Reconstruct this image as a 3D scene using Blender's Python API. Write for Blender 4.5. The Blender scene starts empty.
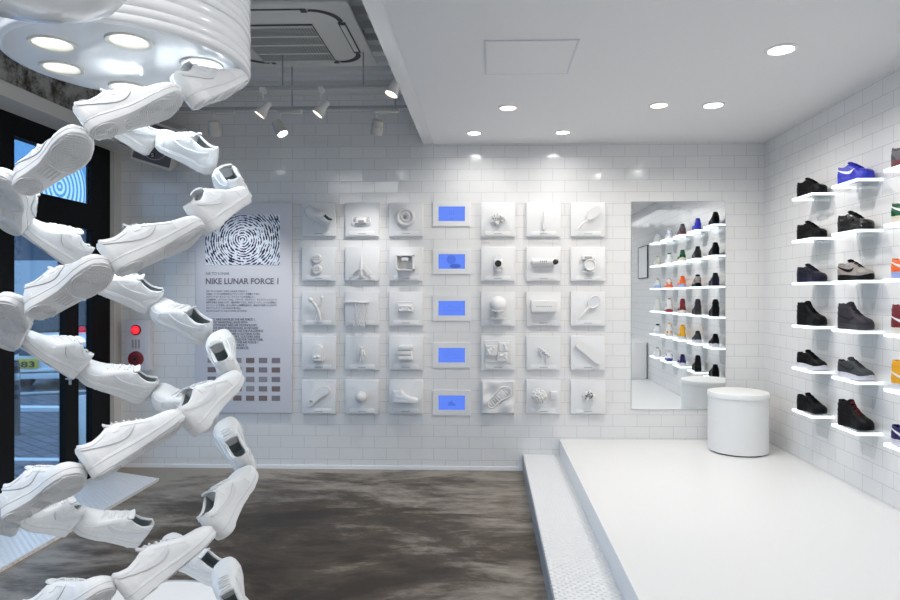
import bpy, bmesh, math, random
from mathutils import Vector, Matrix
R = math.radians
PI = math.pi
random.seed(7)
S = bpy.context.scene
COL = S.collection
# ------------------------------------------------------------------ camera
EYE = 1.75
YAW = R(1.8)
cd = bpy.data.cameras.new('camera')
cam = bpy.data.objects.new('camera', cd)
COL.objects.link(cam)
cam.location = (0, 0, EYE)
cam.rotation_euler = (R(90), 0, YAW)
cd.sensor_width = 36
cd.lens = 25.6
cd.shift_x = -18 / 900
cd.shift_y = -5 / 900
cd.clip_start = .02
S.camera = cam
# ------------------------------------------------------------------ view
S.view_settings.view_transform = 'Standard'
S.view_settings.look = 'None'
S.view_settings.exposure = 0.46
S.view_settings.gamma = 1
S.view_settings.use_curve_mapping = False
# ------------------------------------------------------------------ world (overcast blue daylight)
w = bpy.data.worlds.new('sky')
S.world = w
w.use_nodes = True
bg = w.node_tree.nodes['Background']
bg.inputs[0].default_value = (.46, .67, 1, 1)
bg.inputs[1].default_value = 1.35


def light(name, kind, loc, energy, color=(1, 1, 1), size=.1, target=None, spot=60, blend=.5, sizey=None, parent=None, spread=None):
    ld = bpy.data.lights.new(name, kind)
    ld.energy = energy
    ld.color = color
    if kind == 'AREA':
        ld.size = size
        if sizey:
            ld.shape = 'RECTANGLE'
            ld.size_y = sizey
        else:
            ld.shape = 'DISK'
        if spread:
            ld.spread = R(spread)
    if kind == 'SPOT':
        ld.spot_size = R(spot)
        ld.spot_blend = blend
        ld.shadow_soft_size = size
    o = bpy.data.objects.new(name, ld)
    COL.objects.link(o)
    o.location = loc
    t = Vector(target) - Vector(loc) if target else Vector((0, 0, -1))
    o.rotation_euler = t.to_track_quat('-Z', 'Y').to_euler()
    if parent:
        o.parent = parent
        o.matrix_parent_inverse = parent.matrix_world.inverted()
    return o


COOL = (1, .99, .975)
WARM = (1, .86, .70)
# daylight entering through the glass shopfront on the left
light('shopfront_daylight', 'AREA', (-4.3, 2.9, 1.9), 34, (.62, .79, 1), 3.0, target=(0, 2.9, 1.25), sizey=6.6)
# unseen fill lights added overhead to brighten the room, no fixtures there
light('rear_fill_light', 'AREA', (1.0, .3, 3.22), 20, COOL, 3.0, sizey=2.6)
light('hall_fill_light', 'AREA', (-2.0, .2, 3.7), 56, COOL, 2.2, sizey=2.0)
# ------------------------------------------------------------------ materials
M = {}


def mat(name, color=(.8, .8, .8), rough=.5, metal=0, spec=.5, coat=0, emis=None, estr=0, noise=0, nscale=200, trans=0):
    m = bpy.data.materials.new(name)
    m.use_nodes = True
    nt = m.node_tree
    b = nt.nodes['Principled BSDF']
    b.inputs['Base Color'].default_value = (*color, 1)
    b.inputs['Roughness'].default_value = rough
    b.inputs['Metallic'].default_value = metal
    b.inputs['Specular IOR Level'].default_value = spec
    b.inputs['Coat Weight'].default_value = coat
    if name.startswith('leather') and max(color) < .1: b.inputs['Specular IOR Level'].default_value = .12 if rough > .3 else .4
    b.inputs['Coat Roughness'].default_value = .08
    if emis:
        b.inputs['Emission Color'].default_value = (*emis, 1)
        b.inputs['Emission Strength'].default_value = estr
    # every surface has a little procedural grain
    tc = nt.nodes.new('ShaderNodeTexCoord')
    nz = nt.nodes.new('ShaderNodeTexNoise')
    nz.inputs['Scale'].default_value = nscale
    bp = nt.nodes.new('ShaderNodeBump')
    bp.inputs['Strength'].default_value = noise if noise else .03
    bp.inputs['Distance'].default_value = .002
    nt.links.new(tc.outputs['Object'], nz.inputs['Vector'])
    nt.links.new(nz.outputs[0], bp.inputs['Height'])
    nt.links.new(bp.outputs[0], b.inputs['Normal'])
    M[name] = m
    return m


def clear(name, tint=(1, 1, 1), gloss=.06, rough=.02):
    m = bpy.data.materials.new(name)
    m.use_nodes = True
    nt = m.node_tree
    nt.nodes.clear()
    o = nt.nodes.new('ShaderNodeOutputMaterial')
    t = nt.nodes.new('ShaderNodeBsdfTransparent')
    t.inputs[0].default_value = (*tint, 1)
    g = nt.nodes.new('ShaderNodeBsdfGlossy')
    g.inputs['Roughness'].default_value = rough
    fr = nt.nodes.new('ShaderNodeLayerWeight')
    fr.inputs[0].default_value = .25
    mu = nt.nodes.new('ShaderNodeMath')
    mu.operation = 'MULTIPLY_ADD'
    mu.inputs[1].default_value = .25
    mu.inputs[2].default_value = gloss
    mx = nt.nodes.new('ShaderNodeMixShader')
    nt.links.new(fr.outputs['Facing'], mu.inputs[0])
    nt.links.new(mu.outputs[0], mx.inputs[0])
    nt.links.new(t.outputs[0], mx.inputs[1])
    nt.links.new(g.outputs[0], mx.inputs[2])
    nt.links.new(mx.outputs[0], o.inputs[0])
    M[name] = m
    return m


def emit(name, color, strength):
    return mat(name, (.02, .02, .02), .5, emis=color, estr=strength)


def tile_mat(name, axis, base=(.785, .775, .765), bw=.238, bh=.1165, off=(0, 0)):
    m = mat(name, base, .14, spec=.5, coat=.25)
    nt = m.node_tree
    N, L = nt.nodes, nt.links
    b = N['Principled BSDF']
    tc = N.new('ShaderNodeTexCoord')
    sp = N.new('ShaderNodeSeparateXYZ')
    cb = N.new('ShaderNodeCombineXYZ')
    L.new(tc.outputs['Object'], sp.inputs[0])
    ax = N.new('ShaderNodeMath'); ax.operation = 'ADD'; ax.inputs[1].default_value = off[0] + 50 * bw
    az = N.new('ShaderNodeMath'); az.operation = 'ADD'; az.inputs[1].default_value = off[1] + 50 * bh * 2
    L.new(sp.outputs[axis], ax.inputs[0])
    L.new(sp.outputs['Z'], az.inputs[0])
    L.new(ax.outputs[0], cb.inputs[0])
    L.new(az.outputs[0], cb.inputs[1])

    def brick(c1, c2, mo, ms):
        k = N.new('ShaderNodeTexBrick')
        k.inputs['Color1'].default_value = (*c1, 1)
        k.inputs['Color2'].default_value = (*c2, 1)
        k.inputs['Mortar'].default_value = (*mo, 1)
        k.inputs['Scale'].default_value = 1
        k.inputs['Mortar Size'].default_value = ms
        k.inputs['Mortar Smooth'].default_value = .15
        k.inputs['Brick Width'].default_value = bw
        k.inputs['Row Height'].default_value = bh
        L.new(cb.outputs[0], k.inputs['Vector'])
        return k
    k1 = brick(base, tuple(c * .965 for c in base), tuple(c * .62 for c in base), .0016)
    k2 = brick((0, 0, 0), (1, 1, 1), (.5, .5, .5), .0)
    L.new(k1.outputs['Color'], b.inputs['Base Color'])
    # every tile is set at its own tiny tilt, and its glaze is wavy
    nz = N.new('ShaderNodeTexNoise'); nz.inputs['Scale'].default_value = 9
    L.new(tc.outputs['Object'], nz.inputs['Vector'])
    inv = N.new('ShaderNodeMath'); inv.operation = 'MULTIPLY'; inv.inputs[1].default_value = -1.2
    L.new(k1.outputs['Fac'], inv.inputs[0])
    ad = N.new('ShaderNodeMath'); ad.operation = 'ADD'
    L.new(inv.outputs[0], ad.inputs[0]); L.new(nz.outputs[0], ad.inputs[1])
    bp = N.new('ShaderNodeBump'); bp.inputs['Strength'].default_value = .35; bp.inputs['Distance'].default_value = .0022
    L.new(ad.outputs[0], bp.inputs['Height'])
    sb = N.new('ShaderNodeMath'); sb.operation = 'SUBTRACT'; sb.inputs[1].default_value = .5
    sr = N.new('ShaderNodeSeparateColor')
    L.new(k2.outputs['Color'], sr.inputs[0])
    L.new(sr.outputs[0], sb.inputs[0])
    vm = N.new('ShaderNodeVectorMath'); vm.operation = 'SCALE'
    vm.inputs[0].default_value = (.025, .025, .05)
    L.new(sb.outputs[0], vm.inputs['Scale'])
    va = N.new('ShaderNodeVectorMath'); va.operation = 'ADD'
    L.new(bp.outputs[0], va.inputs[0]); L.new(vm.outputs[0], va.inputs[1])
    vn = N.new('ShaderNodeVectorMath'); vn.operation = 'NORMALIZE'
    L.new(va.outputs[0], vn.inputs[0])
    L.new(vn.outputs[0], b.inputs['Normal'])
    L.new(vn.outputs[0], b.inputs['Coat Normal'])
    return m


def concrete_floor():
    m = mat('stained_concrete', (.2, .18, .15), .42, spec=.28)
    nt = m.node_tree
    N, L = nt.nodes, nt.links
    b = N['Principled BSDF']
    tc = N.new('ShaderNodeTexCoord')
    mp = N.new('ShaderNodeMapping'); mp.inputs['Scale'].default_value = (.55, 1.0, 1); mp.inputs['Location'].default_value = (3.1, 1.7, 0)
    n1 = N.new('ShaderNodeTexNoise'); n1.inputs['Scale'].default_value = 1.5; n1.inputs['Detail'].default_value = 12; n1.inputs['Roughness'].default_value = .68; n1.inputs['Distortion'].default_value = .9
    mp2 = N.new('ShaderNodeMapping'); mp2.inputs['Scale'].default_value = (.9, 2.3, 1)
    n2 = N.new('ShaderNodeTexNoise'); n2.inputs['Scale'].default_value = 2.6; n2.inputs['Detail'].default_value = 12; n2.inputs['Roughness'].default_value = .72
    L.new(tc.outputs['Object'], mp.inputs[0]); L.new(mp.outputs[0], n1.inputs[0])
    L.new(tc.outputs['Object'], mp2.inputs[0]); L.new(mp2.outputs[0], n2.inputs[0])
    # a worn, stained patch in the middle of the bay (a shape of its own)
    sp = N.new('ShaderNodeVectorMath'); sp.operation = 'DISTANCE'; sp.inputs[1].default_value = (-1.25, 4.5, 0)
    L.new(tc.outputs['Object'], sp.inputs[0])
    mr = N.new('ShaderNodeMapRange'); mr.inputs[1].default_value = .5; mr.inputs[2].default_value = 2.1; mr.inputs[3].default_value = -.085; mr.inputs[4].default_value = .075
    L.new(sp.outputs['Value'], mr.inputs[0])
    a1 = N.new('ShaderNodeMath'); a1.operation = 'MULTIPLY_ADD'; a1.inputs[1].default_value = .45
    L.new(n2.outputs[0], a1.inputs[0]); 
    a2 = N.new('ShaderNodeMath'); a2.operation = 'MULTIPLY'; a2.inputs[1].default_value = .65
    L.new(n1.outputs[0], a2.inputs[0]); L.new(a2.outputs[0], a1.inputs[2])
    a3 = N.new('ShaderNodeMath'); a3.operation = 'ADD'
    L.new(a1.outputs[0], a3.inputs[0]); L.new(mr.outputs[0], a3.inputs[1])
    cr = N.new('ShaderNodeValToRGB')
    e = cr.color_ramp.elements
    e[0].position = .40; e[0].color = (.026, .018, .011, 1)
    e[1].position = .63; e[1].color = (.29, .255, .215, 1)
    x = e.new(.50); x.color = (.075, .056, .039, 1)
    L.new(a3.outputs[0], cr.inputs[0]); L.new(cr.outputs[0], b.inputs['Base Color'])
    rr = N.new('ShaderNodeMapRange'); rr.inputs[3].default_value = .32; rr.inputs[4].default_value = .6
    L.new(n2.outputs[0], rr.inputs[0]); L.new(rr.outputs[0], b.inputs['Roughness'])
    return m


def rough_concrete():
    m = mat('rough_concrete', (.3, .29, .27), .9)
    nt = m.node_tree; N, L = nt.nodes, nt.links
    b = N['Principled BSDF']
    tc = N.new('ShaderNodeTexCoord')
    n1 = N.new('ShaderNodeTexNoise'); n1.inputs['Scale'].default_value = 7; n1.inputs['Detail'].default_value = 12; n1.inputs['Roughness'].default_value = .7
    cr = N.new('ShaderNodeValToRGB'); e = cr.color_ramp.elements
    e[0].position = .40; e[0].color = (.05, .045, .035, 1)
    e[1].position = .58; e[1].color = (.42, .41, .39, 1)
    bp = N.new('ShaderNodeBump'); bp.inputs['Strength'].default_value = .8; bp.inputs['Distance'].default_value = .03
    L.new(tc.outputs['Object'], n1.inputs[0]); L.new(n1.outputs[0], cr.inputs[0]); L.new(cr.outputs[0], b.inputs['Base Color'])
    L.new(n1.outputs[0], bp.inputs['Height']); L.new(bp.outputs[0], b.inputs['Normal'])
    return m


def dotted_plate(name, base, rough=.3):
    """pressed metal tread plate: small raised studs in a staggered grid"""
    m = mat(name, base, rough)
    nt = m.node_tree; N, L = nt.nodes, nt.links
    b = N['Principled BSDF']
    tc = N.new('ShaderNodeTexCoord')
    sp = N.new('ShaderNodeSeparateXYZ'); L.new(tc.outputs['Object'], sp.inputs[0])
    sx = N.new('ShaderNodeMath'); sx.operation = 'ADD'; L.new(sp.outputs[0], sx.inputs[0]); L.new(sp.outputs[2], sx.inputs[1])
    outs = []
    for src, fr in ((sx, 130.), (sp, 130.)):
        mu = N.new('ShaderNodeMath'); mu.operation = 'MULTIPLY'; mu.inputs[1].default_value = fr
        L.new(src.outputs[0] if src is sx else src.outputs[1], mu.inputs[0])
        si = N.new('ShaderNodeMath'); si.operation = 'SINE'; L.new(mu.outputs[0], si.inputs[0]); outs.append(si)
    pr = N.new('ShaderNodeMath'); pr.operation = 'MULTIPLY'; L.new(outs[0].outputs[0], pr.inputs[0]); L.new(outs[1].outputs[0], pr.inputs[1])
    mx = N.new('ShaderNodeMath'); mx.operation = 'SMOOTH_MAX'; mx.inputs[1].default_value = .3; mx.inputs[2].default_value = .2
    L.new(pr.outputs[0], mx.inputs[0])
    bp = N.new('ShaderNodeBump'); bp.inputs['Strength'].default_value = 1; bp.inputs['Distance'].default_value = .012
    L.new(mx.outputs[0], bp.inputs['Height']); L.new(bp.outputs[0], b.inputs['Normal'])
    return m


def brick_paving():
    m = mat('street_paving', (.1, .1, .12), .8)
    nt = m.node_tree; N, L = nt.nodes, nt.links
    b = N['Principled BSDF']
    tc = N.new('ShaderNodeTexCoord')
    mp = N.new('ShaderNodeMapping'); mp.inputs['Rotation'].default_value = (0, 0, R(35))
    k = N.new('ShaderNodeTexBrick')
    k.inputs['Color1'].default_value = (.16, .16, .20, 1); k.inputs['Color2'].default_value = (.10, .10, .13, 1)
    k.inputs['Mortar'].default_value = (.04, .04, .05, 1)
    k.inputs['Scale'].default_value = 1; k.inputs['Brick Width'].default_value = .3; k.inputs['Row Height'].default_value = .15; k.inputs['Mortar Size'].default_value = .012
    L.new(tc.outputs['Object'], mp.inputs[0]); L.new(mp.outputs[0], k.inputs[0]); L.new(k.outputs[0], b.inputs['Base Color'])
    return m


def ripple_print():
    """the poster's blue-black picture of broken concentric rings"""
    m = mat('poster_picture', (.5, .5, .6), .45)
    nt = m.node_tree; N, L = nt.nodes, nt.links
    b = N['Principled BSDF']
    tc = N.new('ShaderNodeTexCoord')
    n1 = N.new('ShaderNodeTexNoise'); n1.inputs['Scale'].default_value = 9; n1.inputs['Detail'].default_value = 5
    L.new(tc.outputs['Object'], n1.inputs[0])
    ln = N.new('ShaderNodeVectorMath'); ln.operation = 'LENGTH'; L.new(tc.outputs['Object'], ln.inputs[0])
    a = N.new('ShaderNodeMath'); a.operation = 'MULTIPLY_ADD'; a.inputs[1].default_value = .05
    L.new(n1.outputs[0], a.inputs[0]); L.new(ln.outputs['Value'], a.inputs[2])
    mu = N.new('ShaderNodeMath'); mu.operation = 'MULTIPLY'; mu.inputs[1].default_value = 250; L.new(a.outputs[0], mu.inputs[0])
    si = N.new('ShaderNodeMath'); si.operation = 'SINE'; L.new(mu.outputs[0], si.inputs[0])
    n2 = N.new('ShaderNodeTexNoise'); n2.inputs['Scale'].default_value = 22; n2.inputs['Detail'].default_value = 2; L.new(tc.outputs['Object'], n2.inputs[0])
    n2b = N.new('ShaderNodeMath'); n2b.operation = 'MULTIPLY_ADD'; n2b.inputs[1].default_value = 7; n2b.inputs[2].default_value = -2.9; L.new(n2.outputs[0], n2b.inputs[0])
    ad = N.new('ShaderNodeMath'); ad.operation = 'ADD'; L.new(si.outputs[0], ad.inputs[0]); L.new(n2b.outputs[0], ad.inputs[1])
    cr = N.new('ShaderNodeValToRGB'); e = cr.color_ramp.elements
    e[0].position = .0; e[0].color = (.004, .006, .03, 1)
    e[1].position = .42; e[1].color = (.80, .85, .93, 1)
    x = e.new(.16); x.color = (.08, .14, .34, 1)
    L.new(ad.outputs[0], cr.inputs[0]); L.new(cr.outputs[0], b.inputs['Base Color'])
    return m


mat('white_plaster', (.80, .80, .80), .7, nscale=60, noise=.05)
mat('soffit_white', (.79, .79, .79), .55, nscale=80, noise=.04)
mat('white_paint', (.84, .84, .845), .35)
mat('cream_paint', (.66, .64, .60), .5)
mat('metal_deck', (.68, .68, .67), .45)
mat('black_frame', (.006, .006, .007), .5, spec=.12)
mat('white_metal', (.72, .71, .68), .4)
mat('grey_steel', (.42, .43, .44), .35, metal=.7)
mat('dark_metal', (.04, .04, .045), .5)
mat('drum_white', (.80, .82, .85), .10, coat=.6)
mat('drum_side', (.80, .81, .83), .22, coat=.3)
mat('acrylic_white', (.83, .83, .83), .25, coat=.2)
mat('board_white', (.77, .77, .77), .4)
mat('model_white', (.74, .73, .72), .6)
mat('model_grey', (.30, .29, .29), .5)
mat('model_black', (.02, .018, .018), .3)
mat('platform_white', (.78, .775, .77), .3, nscale=300, noise=.06)
mat('vinyl_white', (.80, .80, .79), .45, nscale=400, noise=.15)
mat('caption_grey', (.35, .35, .36), .6)
mat('poster_panel', (.68, .68, .73), .5)
mat('poster_ink', (.17, .16, .20), .6)
mat('bell_red', (.20, .012, .018), .35)
mat('lamp_red', (.5, .01, .01), .15, emis=(1, .01, .02), estr=2.2)
mat('ac_white', (.64, .63, .59), .5)
mat('ac_grille', (.10, .10, .095), .6)
mat('speaker_beige', (.56, .54, .49), .5)
mat('speaker_cloth', (.11, .11, .13), .9, nscale=900, noise=.5)
mat('car_white', (.75, .78, .82), .2, coat=.6)
mat('car_glass', (.01, .025, .04), .05)
mat('tyre', (.015, .015, .015), .8)
mat('plate_yellow', (.72, .52, .02), .5)
mat('plate_ink', (.02, .03, .02), .5)
mat('road_white', (.7, .72, .75), .7)
mat('facade_dark', (.06, .09, .13), .7)
mat('facade_pale', (.5, .56, .62), .7)
mat('thumb_a', (.22, .20, .23), .6, nscale=60, noise=.4)
mat('thumb_b', (.30, .28, .30), .6, nscale=60, noise=.4)
mat('thumb_c', (.20, .15, .14), .6, nscale=60, noise=.4)
mat('silver_mirror', (.93, .95, .95), .01, metal=1)
M['silver_mirror'].node_tree.nodes['Principled BSDF'].inputs['Normal'].links and None
mat('mirror_edge', (.35, .42, .40), .3)
emit('lamp_face', (1, .98, .94), 9)
emit('lamp_face_cool', (.92, 1, .94), 5)
emit('lamp_face_warm', (1, .80, .58), 4)
emit('edge_glow', (.86, .95, 1), 1.7)
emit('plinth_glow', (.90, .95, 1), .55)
emit('screen_blue', (.075, .165, .66), 1.0)
emit('screen_dark', (.025, .07, .38), 1.0)
emit('screen_mid', (.042, .11, .52), 1.0)
clear('shop_glass', (.80, .92, .97), .05)
clear('blue_film', (.56, .70, .82), .02)
clear('acrylic_clear', (.93, .95, .95), .07, .05)
clear('acrylic_thin', (.97, .975, .975), .03, .15)
tile_mat('tile_back', 'X', off=(.07, .02))
tile_mat('tile_side', 'Y', off=(.02, .02))
concrete_floor(); rough_concrete(); brick_paving(); ripple_print()
M['stained_concrete'] = bpy.data.materials['stained_concrete']
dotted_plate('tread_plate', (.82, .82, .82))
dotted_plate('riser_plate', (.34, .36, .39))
for nm in ('silver_mirror',):
    nt = M[nm].node_tree
    for l in list(nt.nodes['Principled BSDF'].inputs['Normal'].links):
        nt.links.remove(l)


# ------------------------------------------------------------------ mesh helpers
class MB:
    def __init__(s):
        s.v = []; s.f = []; s.x = Matrix()

    def pt(s, p):
        s.v.append(tuple(s.x @ Vector(p))); return len(s.v) - 1

    def box(s, a, b, bev=0):
        x0, y0, z0 = (min(a[i], b[i]) for i in range(3)); x1, y1, z1 = (max(a[i], b[i]) for i in range(3))
        if not bev:
            i = len(s.v)
            for z in (z0, z1):
                for (x, y) in ((x0, y0), (x1, y0), (x1, y1), (x0, y1)):
                    s.pt((x, y, z))
            s.f += [(i, i + 3, i + 2, i + 1), (i + 4, i + 5, i + 6, i + 7), (i, i + 1, i + 5, i + 4), (i + 1, i + 2, i + 6, i + 5), (i + 2, i + 3, i + 7, i + 6), (i + 3, i, i + 4, i + 7)]
            return s
        bm = bmesh.new()
        bmesh.ops.create_cube(bm, size=1, matrix=Matrix.Translation(((x0 + x1) / 2, (y0 + y1) / 2, (z0 + z1) / 2)) @ Matrix.Diagonal((x1 - x0, y1 - y0, z1 - z0, 1)))
        bmesh.ops.bevel(bm, geom=bm.edges[:], offset=bev, segments=3, profile=.5, affect='EDGES')
        return s.addbm(bm)

    def addbm(s, bm):
        bm.verts.index_update(); o = len(s.v)
        for v in bm.verts: s.pt(v.co)
        for f in bm.faces: s.f.append(tuple(o + v.index for v in f.verts))
        bm.free(); return s

    def lathe(s, prof, n=32, axis='z', c=(0, 0, 0), cap=True):
        """prof: list of (r, h)"""
        rows = []
        for (r, h) in prof:
            row = []
            for k in range(n):
                a = 2 * PI * k / n
                p = (r * math.cos(a), r * math.sin(a), h)
                if axis == 'y': p = (p[0], -p[2], p[1])
                if axis == 'x': p = (p[2], p[0], p[1])
                row.append(s.pt((p[0] + c[0], p[1] + c[1], p[2] + c[2])))
            rows.append(row)
        for a, b in zip(rows, rows[1:]):
            for k in range(n):
                s.f.append((a[k], a[(k + 1) % n], b[(k + 1) % n], b[k]))
        if cap:
            s.f.append(tuple(reversed(rows[0]))); s.f.append(tuple(rows[-1]))
        return s

    def tube(s, pts, r, n=8, cap=True):
        pts = [Vector(p) for p in pts]
        rs = r if isinstance(r, (list, tuple)) else [r] * len(pts)
        rows = []; up = Vector((0, 0, 1))
        t0 = (pts[1] - pts[0]).normalized()
        if abs(t0.z) > .95: up = Vector((0, 1, 0))
        nrm = t0.cross(up).normalized()
        for i, p in enumerate(pts):
            t = (pts[min(i + 1, len(pts) - 1)] - pts[max(i - 1, 0)]).normalized()
            nrm = (nrm - t * nrm.dot(t)).normalized()
            bi = t.cross(nrm)
            rows.append([s.pt(p + nrm * rs[i] * math.cos(2 * PI * k / n) + bi * rs[i] * math.sin(2 * PI * k / n)) for k in range(n)])
        for a, b in zip(rows, rows[1:]):
            for k in range(n): s.f.append((a[k], b[k], b[(k + 1) % n], a[(k + 1) % n]))
        if cap:
            s.f.append(tuple(rows[0])); s.f.append(tuple(reversed(rows[-1])))
        return s

    def ball(s, c, r, n=16, sc=(1, 1, 1)):
        bm = bmesh.new()
        bmesh.ops.create_uvsphere(bm, u_segments=n, v_segments=max(6, n // 2), radius=1, matrix=Matrix.Translation(c) @ Matrix.Diagonal((r * sc[0], r * sc[1], r * sc[2], 1)))
        return s.addbm(bm)

    def prism(s, poly, h0, h1, axis='y'):
        """poly of (a,b) extruded along axis; y: (a,h,b)  z: (a,b,h)  x: (h,a,b)"""
        def P(p, h):
            return {'y': (p[0], h, p[1]), 'z': (p[0], p[1], h), 'x': (h, p[0], p[1])}[axis]
        a = [s.pt(P(p, h0)) for p in poly]; b = [s.pt(P(p, h1)) for p in poly]
        n = len(poly)
        s.f.append(tuple(a)); s.f.append(tuple(reversed(b)))
        for i in range(n): s.f.append((a[i], b[i], b[(i + 1) % n], a[(i + 1) % n]))
        return s

    def grid(s, rows, closeu=False):
        idx = [[s.pt(p) for p in r] for r in rows]
        for a, b in zip(idx, idx[1:]):
            m = len(a)
            for k in range(m if closeu else m - 1):
                s.f.append((a[k], a[(k + 1) % m], b[(k + 1) % m], b[k]))
        return idx

    def mesh(s, name, material, smooth=True, angle=35):
        me = bpy.data.meshes.new(name)
        me.from_pydata(s.v, [], s.f)
        me.materials.append(M[material] if isinstance(material, str) else material)
        bm = bmesh.new(); bm.from_mesh(me)
        bmesh.ops.delete(bm, geom=[v for v in bm.verts if not v.link_faces], context='VERTS')
        bmesh.ops.remove_doubles(bm, verts=bm.verts[:], dist=1e-6)
        bmesh.ops.recalc_face_normals(bm, faces=bm.faces[:])
        bm.to_mesh(me); bm.free()
        if smooth:
            me.shade_smooth(); me.set_sharp_from_angle(angle=R(angle))
        return me

    def build(s, name, material, parent=None, loc=None, rot=None, smooth=True, angle=35):
        o = bpy.data.objects.new(name, s.mesh(name, material, smooth, angle))
        COL.objects.link(o)
        if parent: o.parent = parent
        if loc: o.location = loc
        if rot: o.rotation_euler = rot
        return o


def tag(o, label=None, cat=None, group=None, kind=None):
    if label: o['label'] = label
    if cat: o['category'] = cat
    if group: o['group'] = group
    if kind: o['kind'] = kind
    return o


def root(name, loc=(0, 0, 0), rot=(0, 0, 0), label=None, cat=None, group=None):
    o = bpy.data.objects.new(name, None)
    o.empty_display_size = .05
    COL.objects.link(o)
    o.location = loc; o.rotation_euler = rot
    return tag(o, label, cat, group)


def kids(o): return [c for c in bpy.data.objects if c.parent == o]


CH = {}


def copy_tree(o, parent=None):
    c = o.copy(); COL.objects.link(c); c.parent = parent
    for ch in kids(o): copy_tree(ch, c)
    return c


def struct(mb, name, material, **k):
    return tag(mb.build(name, material, **k), kind='structure')


def B(*a, **k): return MB().box(*a, **k)


def wall_x(px, Y):
    """x of a point seen in column px of the photo on the plane y = Y"""
    r = (px - 468) / 640
    ca, sa = math.cos(YAW), math.sin(YAW)
    return Y * (r * ca - sa) / (ca + r * sa)


def wall_z(py, Y, X=0):
    return EYE + (295 - py) / 640 * (Y * math.cos(YAW) - X * math.sin(YAW))


# ------------------------------------------------------------------ the room
XL, XR, YB, YF = -3.76, 2.72, 6.4, -2.0
ZC, ZS = 3.83, 3.26
SX = -.54
struct(B((XL - .1, YF - .1, -.15), (XR + .1, YB + .1, 0)), 'floor', 'stained_concrete')
struct(B((XL - .12, YB, -.1), (XR + .1, YB + .12, ZC + .1)), 'wall_back', 'tile_back')
struct(B((XR, YF, -.1), (XR + .12, YB, ZC + .1)), 'wall_right', 'tile_side')
struct(B((XL - .3, YF - .12, -.1), (XR + .1, YF, ZC + .1)), 'wall_front', 'tile_back')
# raised platform and step
struct(B((.71, YF, 0), (XR, YB, .315)), 'platform', 'platform_white')
struct(B((.35, YF, 0), (.71, YB, .16)), 'step', 'tread_plate')
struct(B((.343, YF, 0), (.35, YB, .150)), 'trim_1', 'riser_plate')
struct(B((XL + .02, YB - .012, 0), (.343, YB, .035)), 'baseboard_back', 'white_paint')
# soffit over platform with a paler reveal strip along its free edge
struct(B((SX, YF, ZS), (XR, YB, ZC)), 'ceiling_soffit', 'soffit_white')
struct(B((SX - .11, YF, ZS + .004), (SX, YB, ZC), .0), 'trim_2', 'acrylic_white')
# ribbed metal deck over the left of the shop
d = MB()
pr = []
y = YF
while y < YB:
    pr += [(y, ZC), (y + .10, ZC), (y + .13, ZC + .05), (y + .21, ZC + .05)]
    y += .24
rows = [[(XL - .3, a, b) for a, b in pr], [(SX - .1, a, b) for a, b in pr]]
d.grid(rows)
d.box((XL - .3, YF, ZC + .055), (XR, YB, ZC + .15))
struct(d, 'ceiling', 'metal_deck', smooth=False)
struct(MB().box((XL, YB - .24, ZC - .07), (SX - .12, YB, ZC)), 'trim_3', 'white_metal')

# left wall: concrete beam, white ledge and the black glazed shopfront
struct(B((XL - .3, YF, 3.30), (XL + .22, YB, ZC)), 'beam', 'rough_concrete')
b = MB().box((XL - .1, YF, 3.19), (XL + .26, YB, 3.30)).box((XL - .1, YF, 3.30), (XL + .10, YB, 3.36))
struct(b, 'trim_4', 'cream_paint')
struct(B((XL - .12, 6.27, 0), (XL + .03, YB, 3.19)), 'wall_left', 'cream_paint')
struct(B((XL - .10, YF, 3.02), (XL - .01, 6.27, 3.19)), 'trim_5', 'black_frame')


def shopfront(name, y0, y1, handle=None, a=.08, b=.08, transom=True):
    o = tag(root(name, (XL, y0, 0)), kind='structure')
    W = y1 - y0
    f = MB()
    f.box((-.07, 0, 0), (-.01, a, 2.37)).box((-.07, W - b, 0), (-.01, W, 2.37))
    f.box((-.07, a, 0), (-.01, W - b, .09))
    f.box((-.07, 0, 2.37), (-.01, W, 2.61))
    if transom:
        f.box((-.07, 0, 2.61), (-.01, a, 3.02)).box((-.07, W - b, 2.61), (-.01, W, 3.02))
        B((-.045, a, 2.61), (-.037, W - b, 3.02)).build('transom_pane', 'shop_glass', o)
    f.build('frame', 'black_frame', o, smooth=False)
    B((-.045, a, .09), (-.037, W - b, 2.37)).build('pane', 'shop_glass', o)
    if handle is not None:
        MB().tube([(.03, handle, .95), (.03, handle, 1.35)], .012).tube([(-.01, handle, 1.0), (.03, handle, 1.0)], .008).tube([(-.01, handle, 1.3), (.03, handle, 1.3)], .008).build('handle', 'grey_steel', o)
    return o


shopfront('window_1', 5.69, 6.27, a=.09, b=.29, transom=False)
shopfront('door_1', 4.82, 5.69, handle=.78, a=.16, b=.09, transom=False)
tw = tag(root('window_2', (XL, 4.82, 2.61)), kind='structure')
MB().box((-.07, 0, 0), (-.01, .16, .41)).box((-.07, 1.16, 0), (-.01, 1.45, .41)).build('frame', 'black_frame', tw, smooth=False)
B((-.045, .16, 0), (-.037, 1.16, .41)).build('pane', 'shop_glass', tw)
for i_, ya_ in enumerate((3.53, 2.24, .95, -.34, YF)):
    shopfront('window_%d' % (i_ + 3), ya_, ya_ + (1.29 if i_ < 4 else 1.66))
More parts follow.
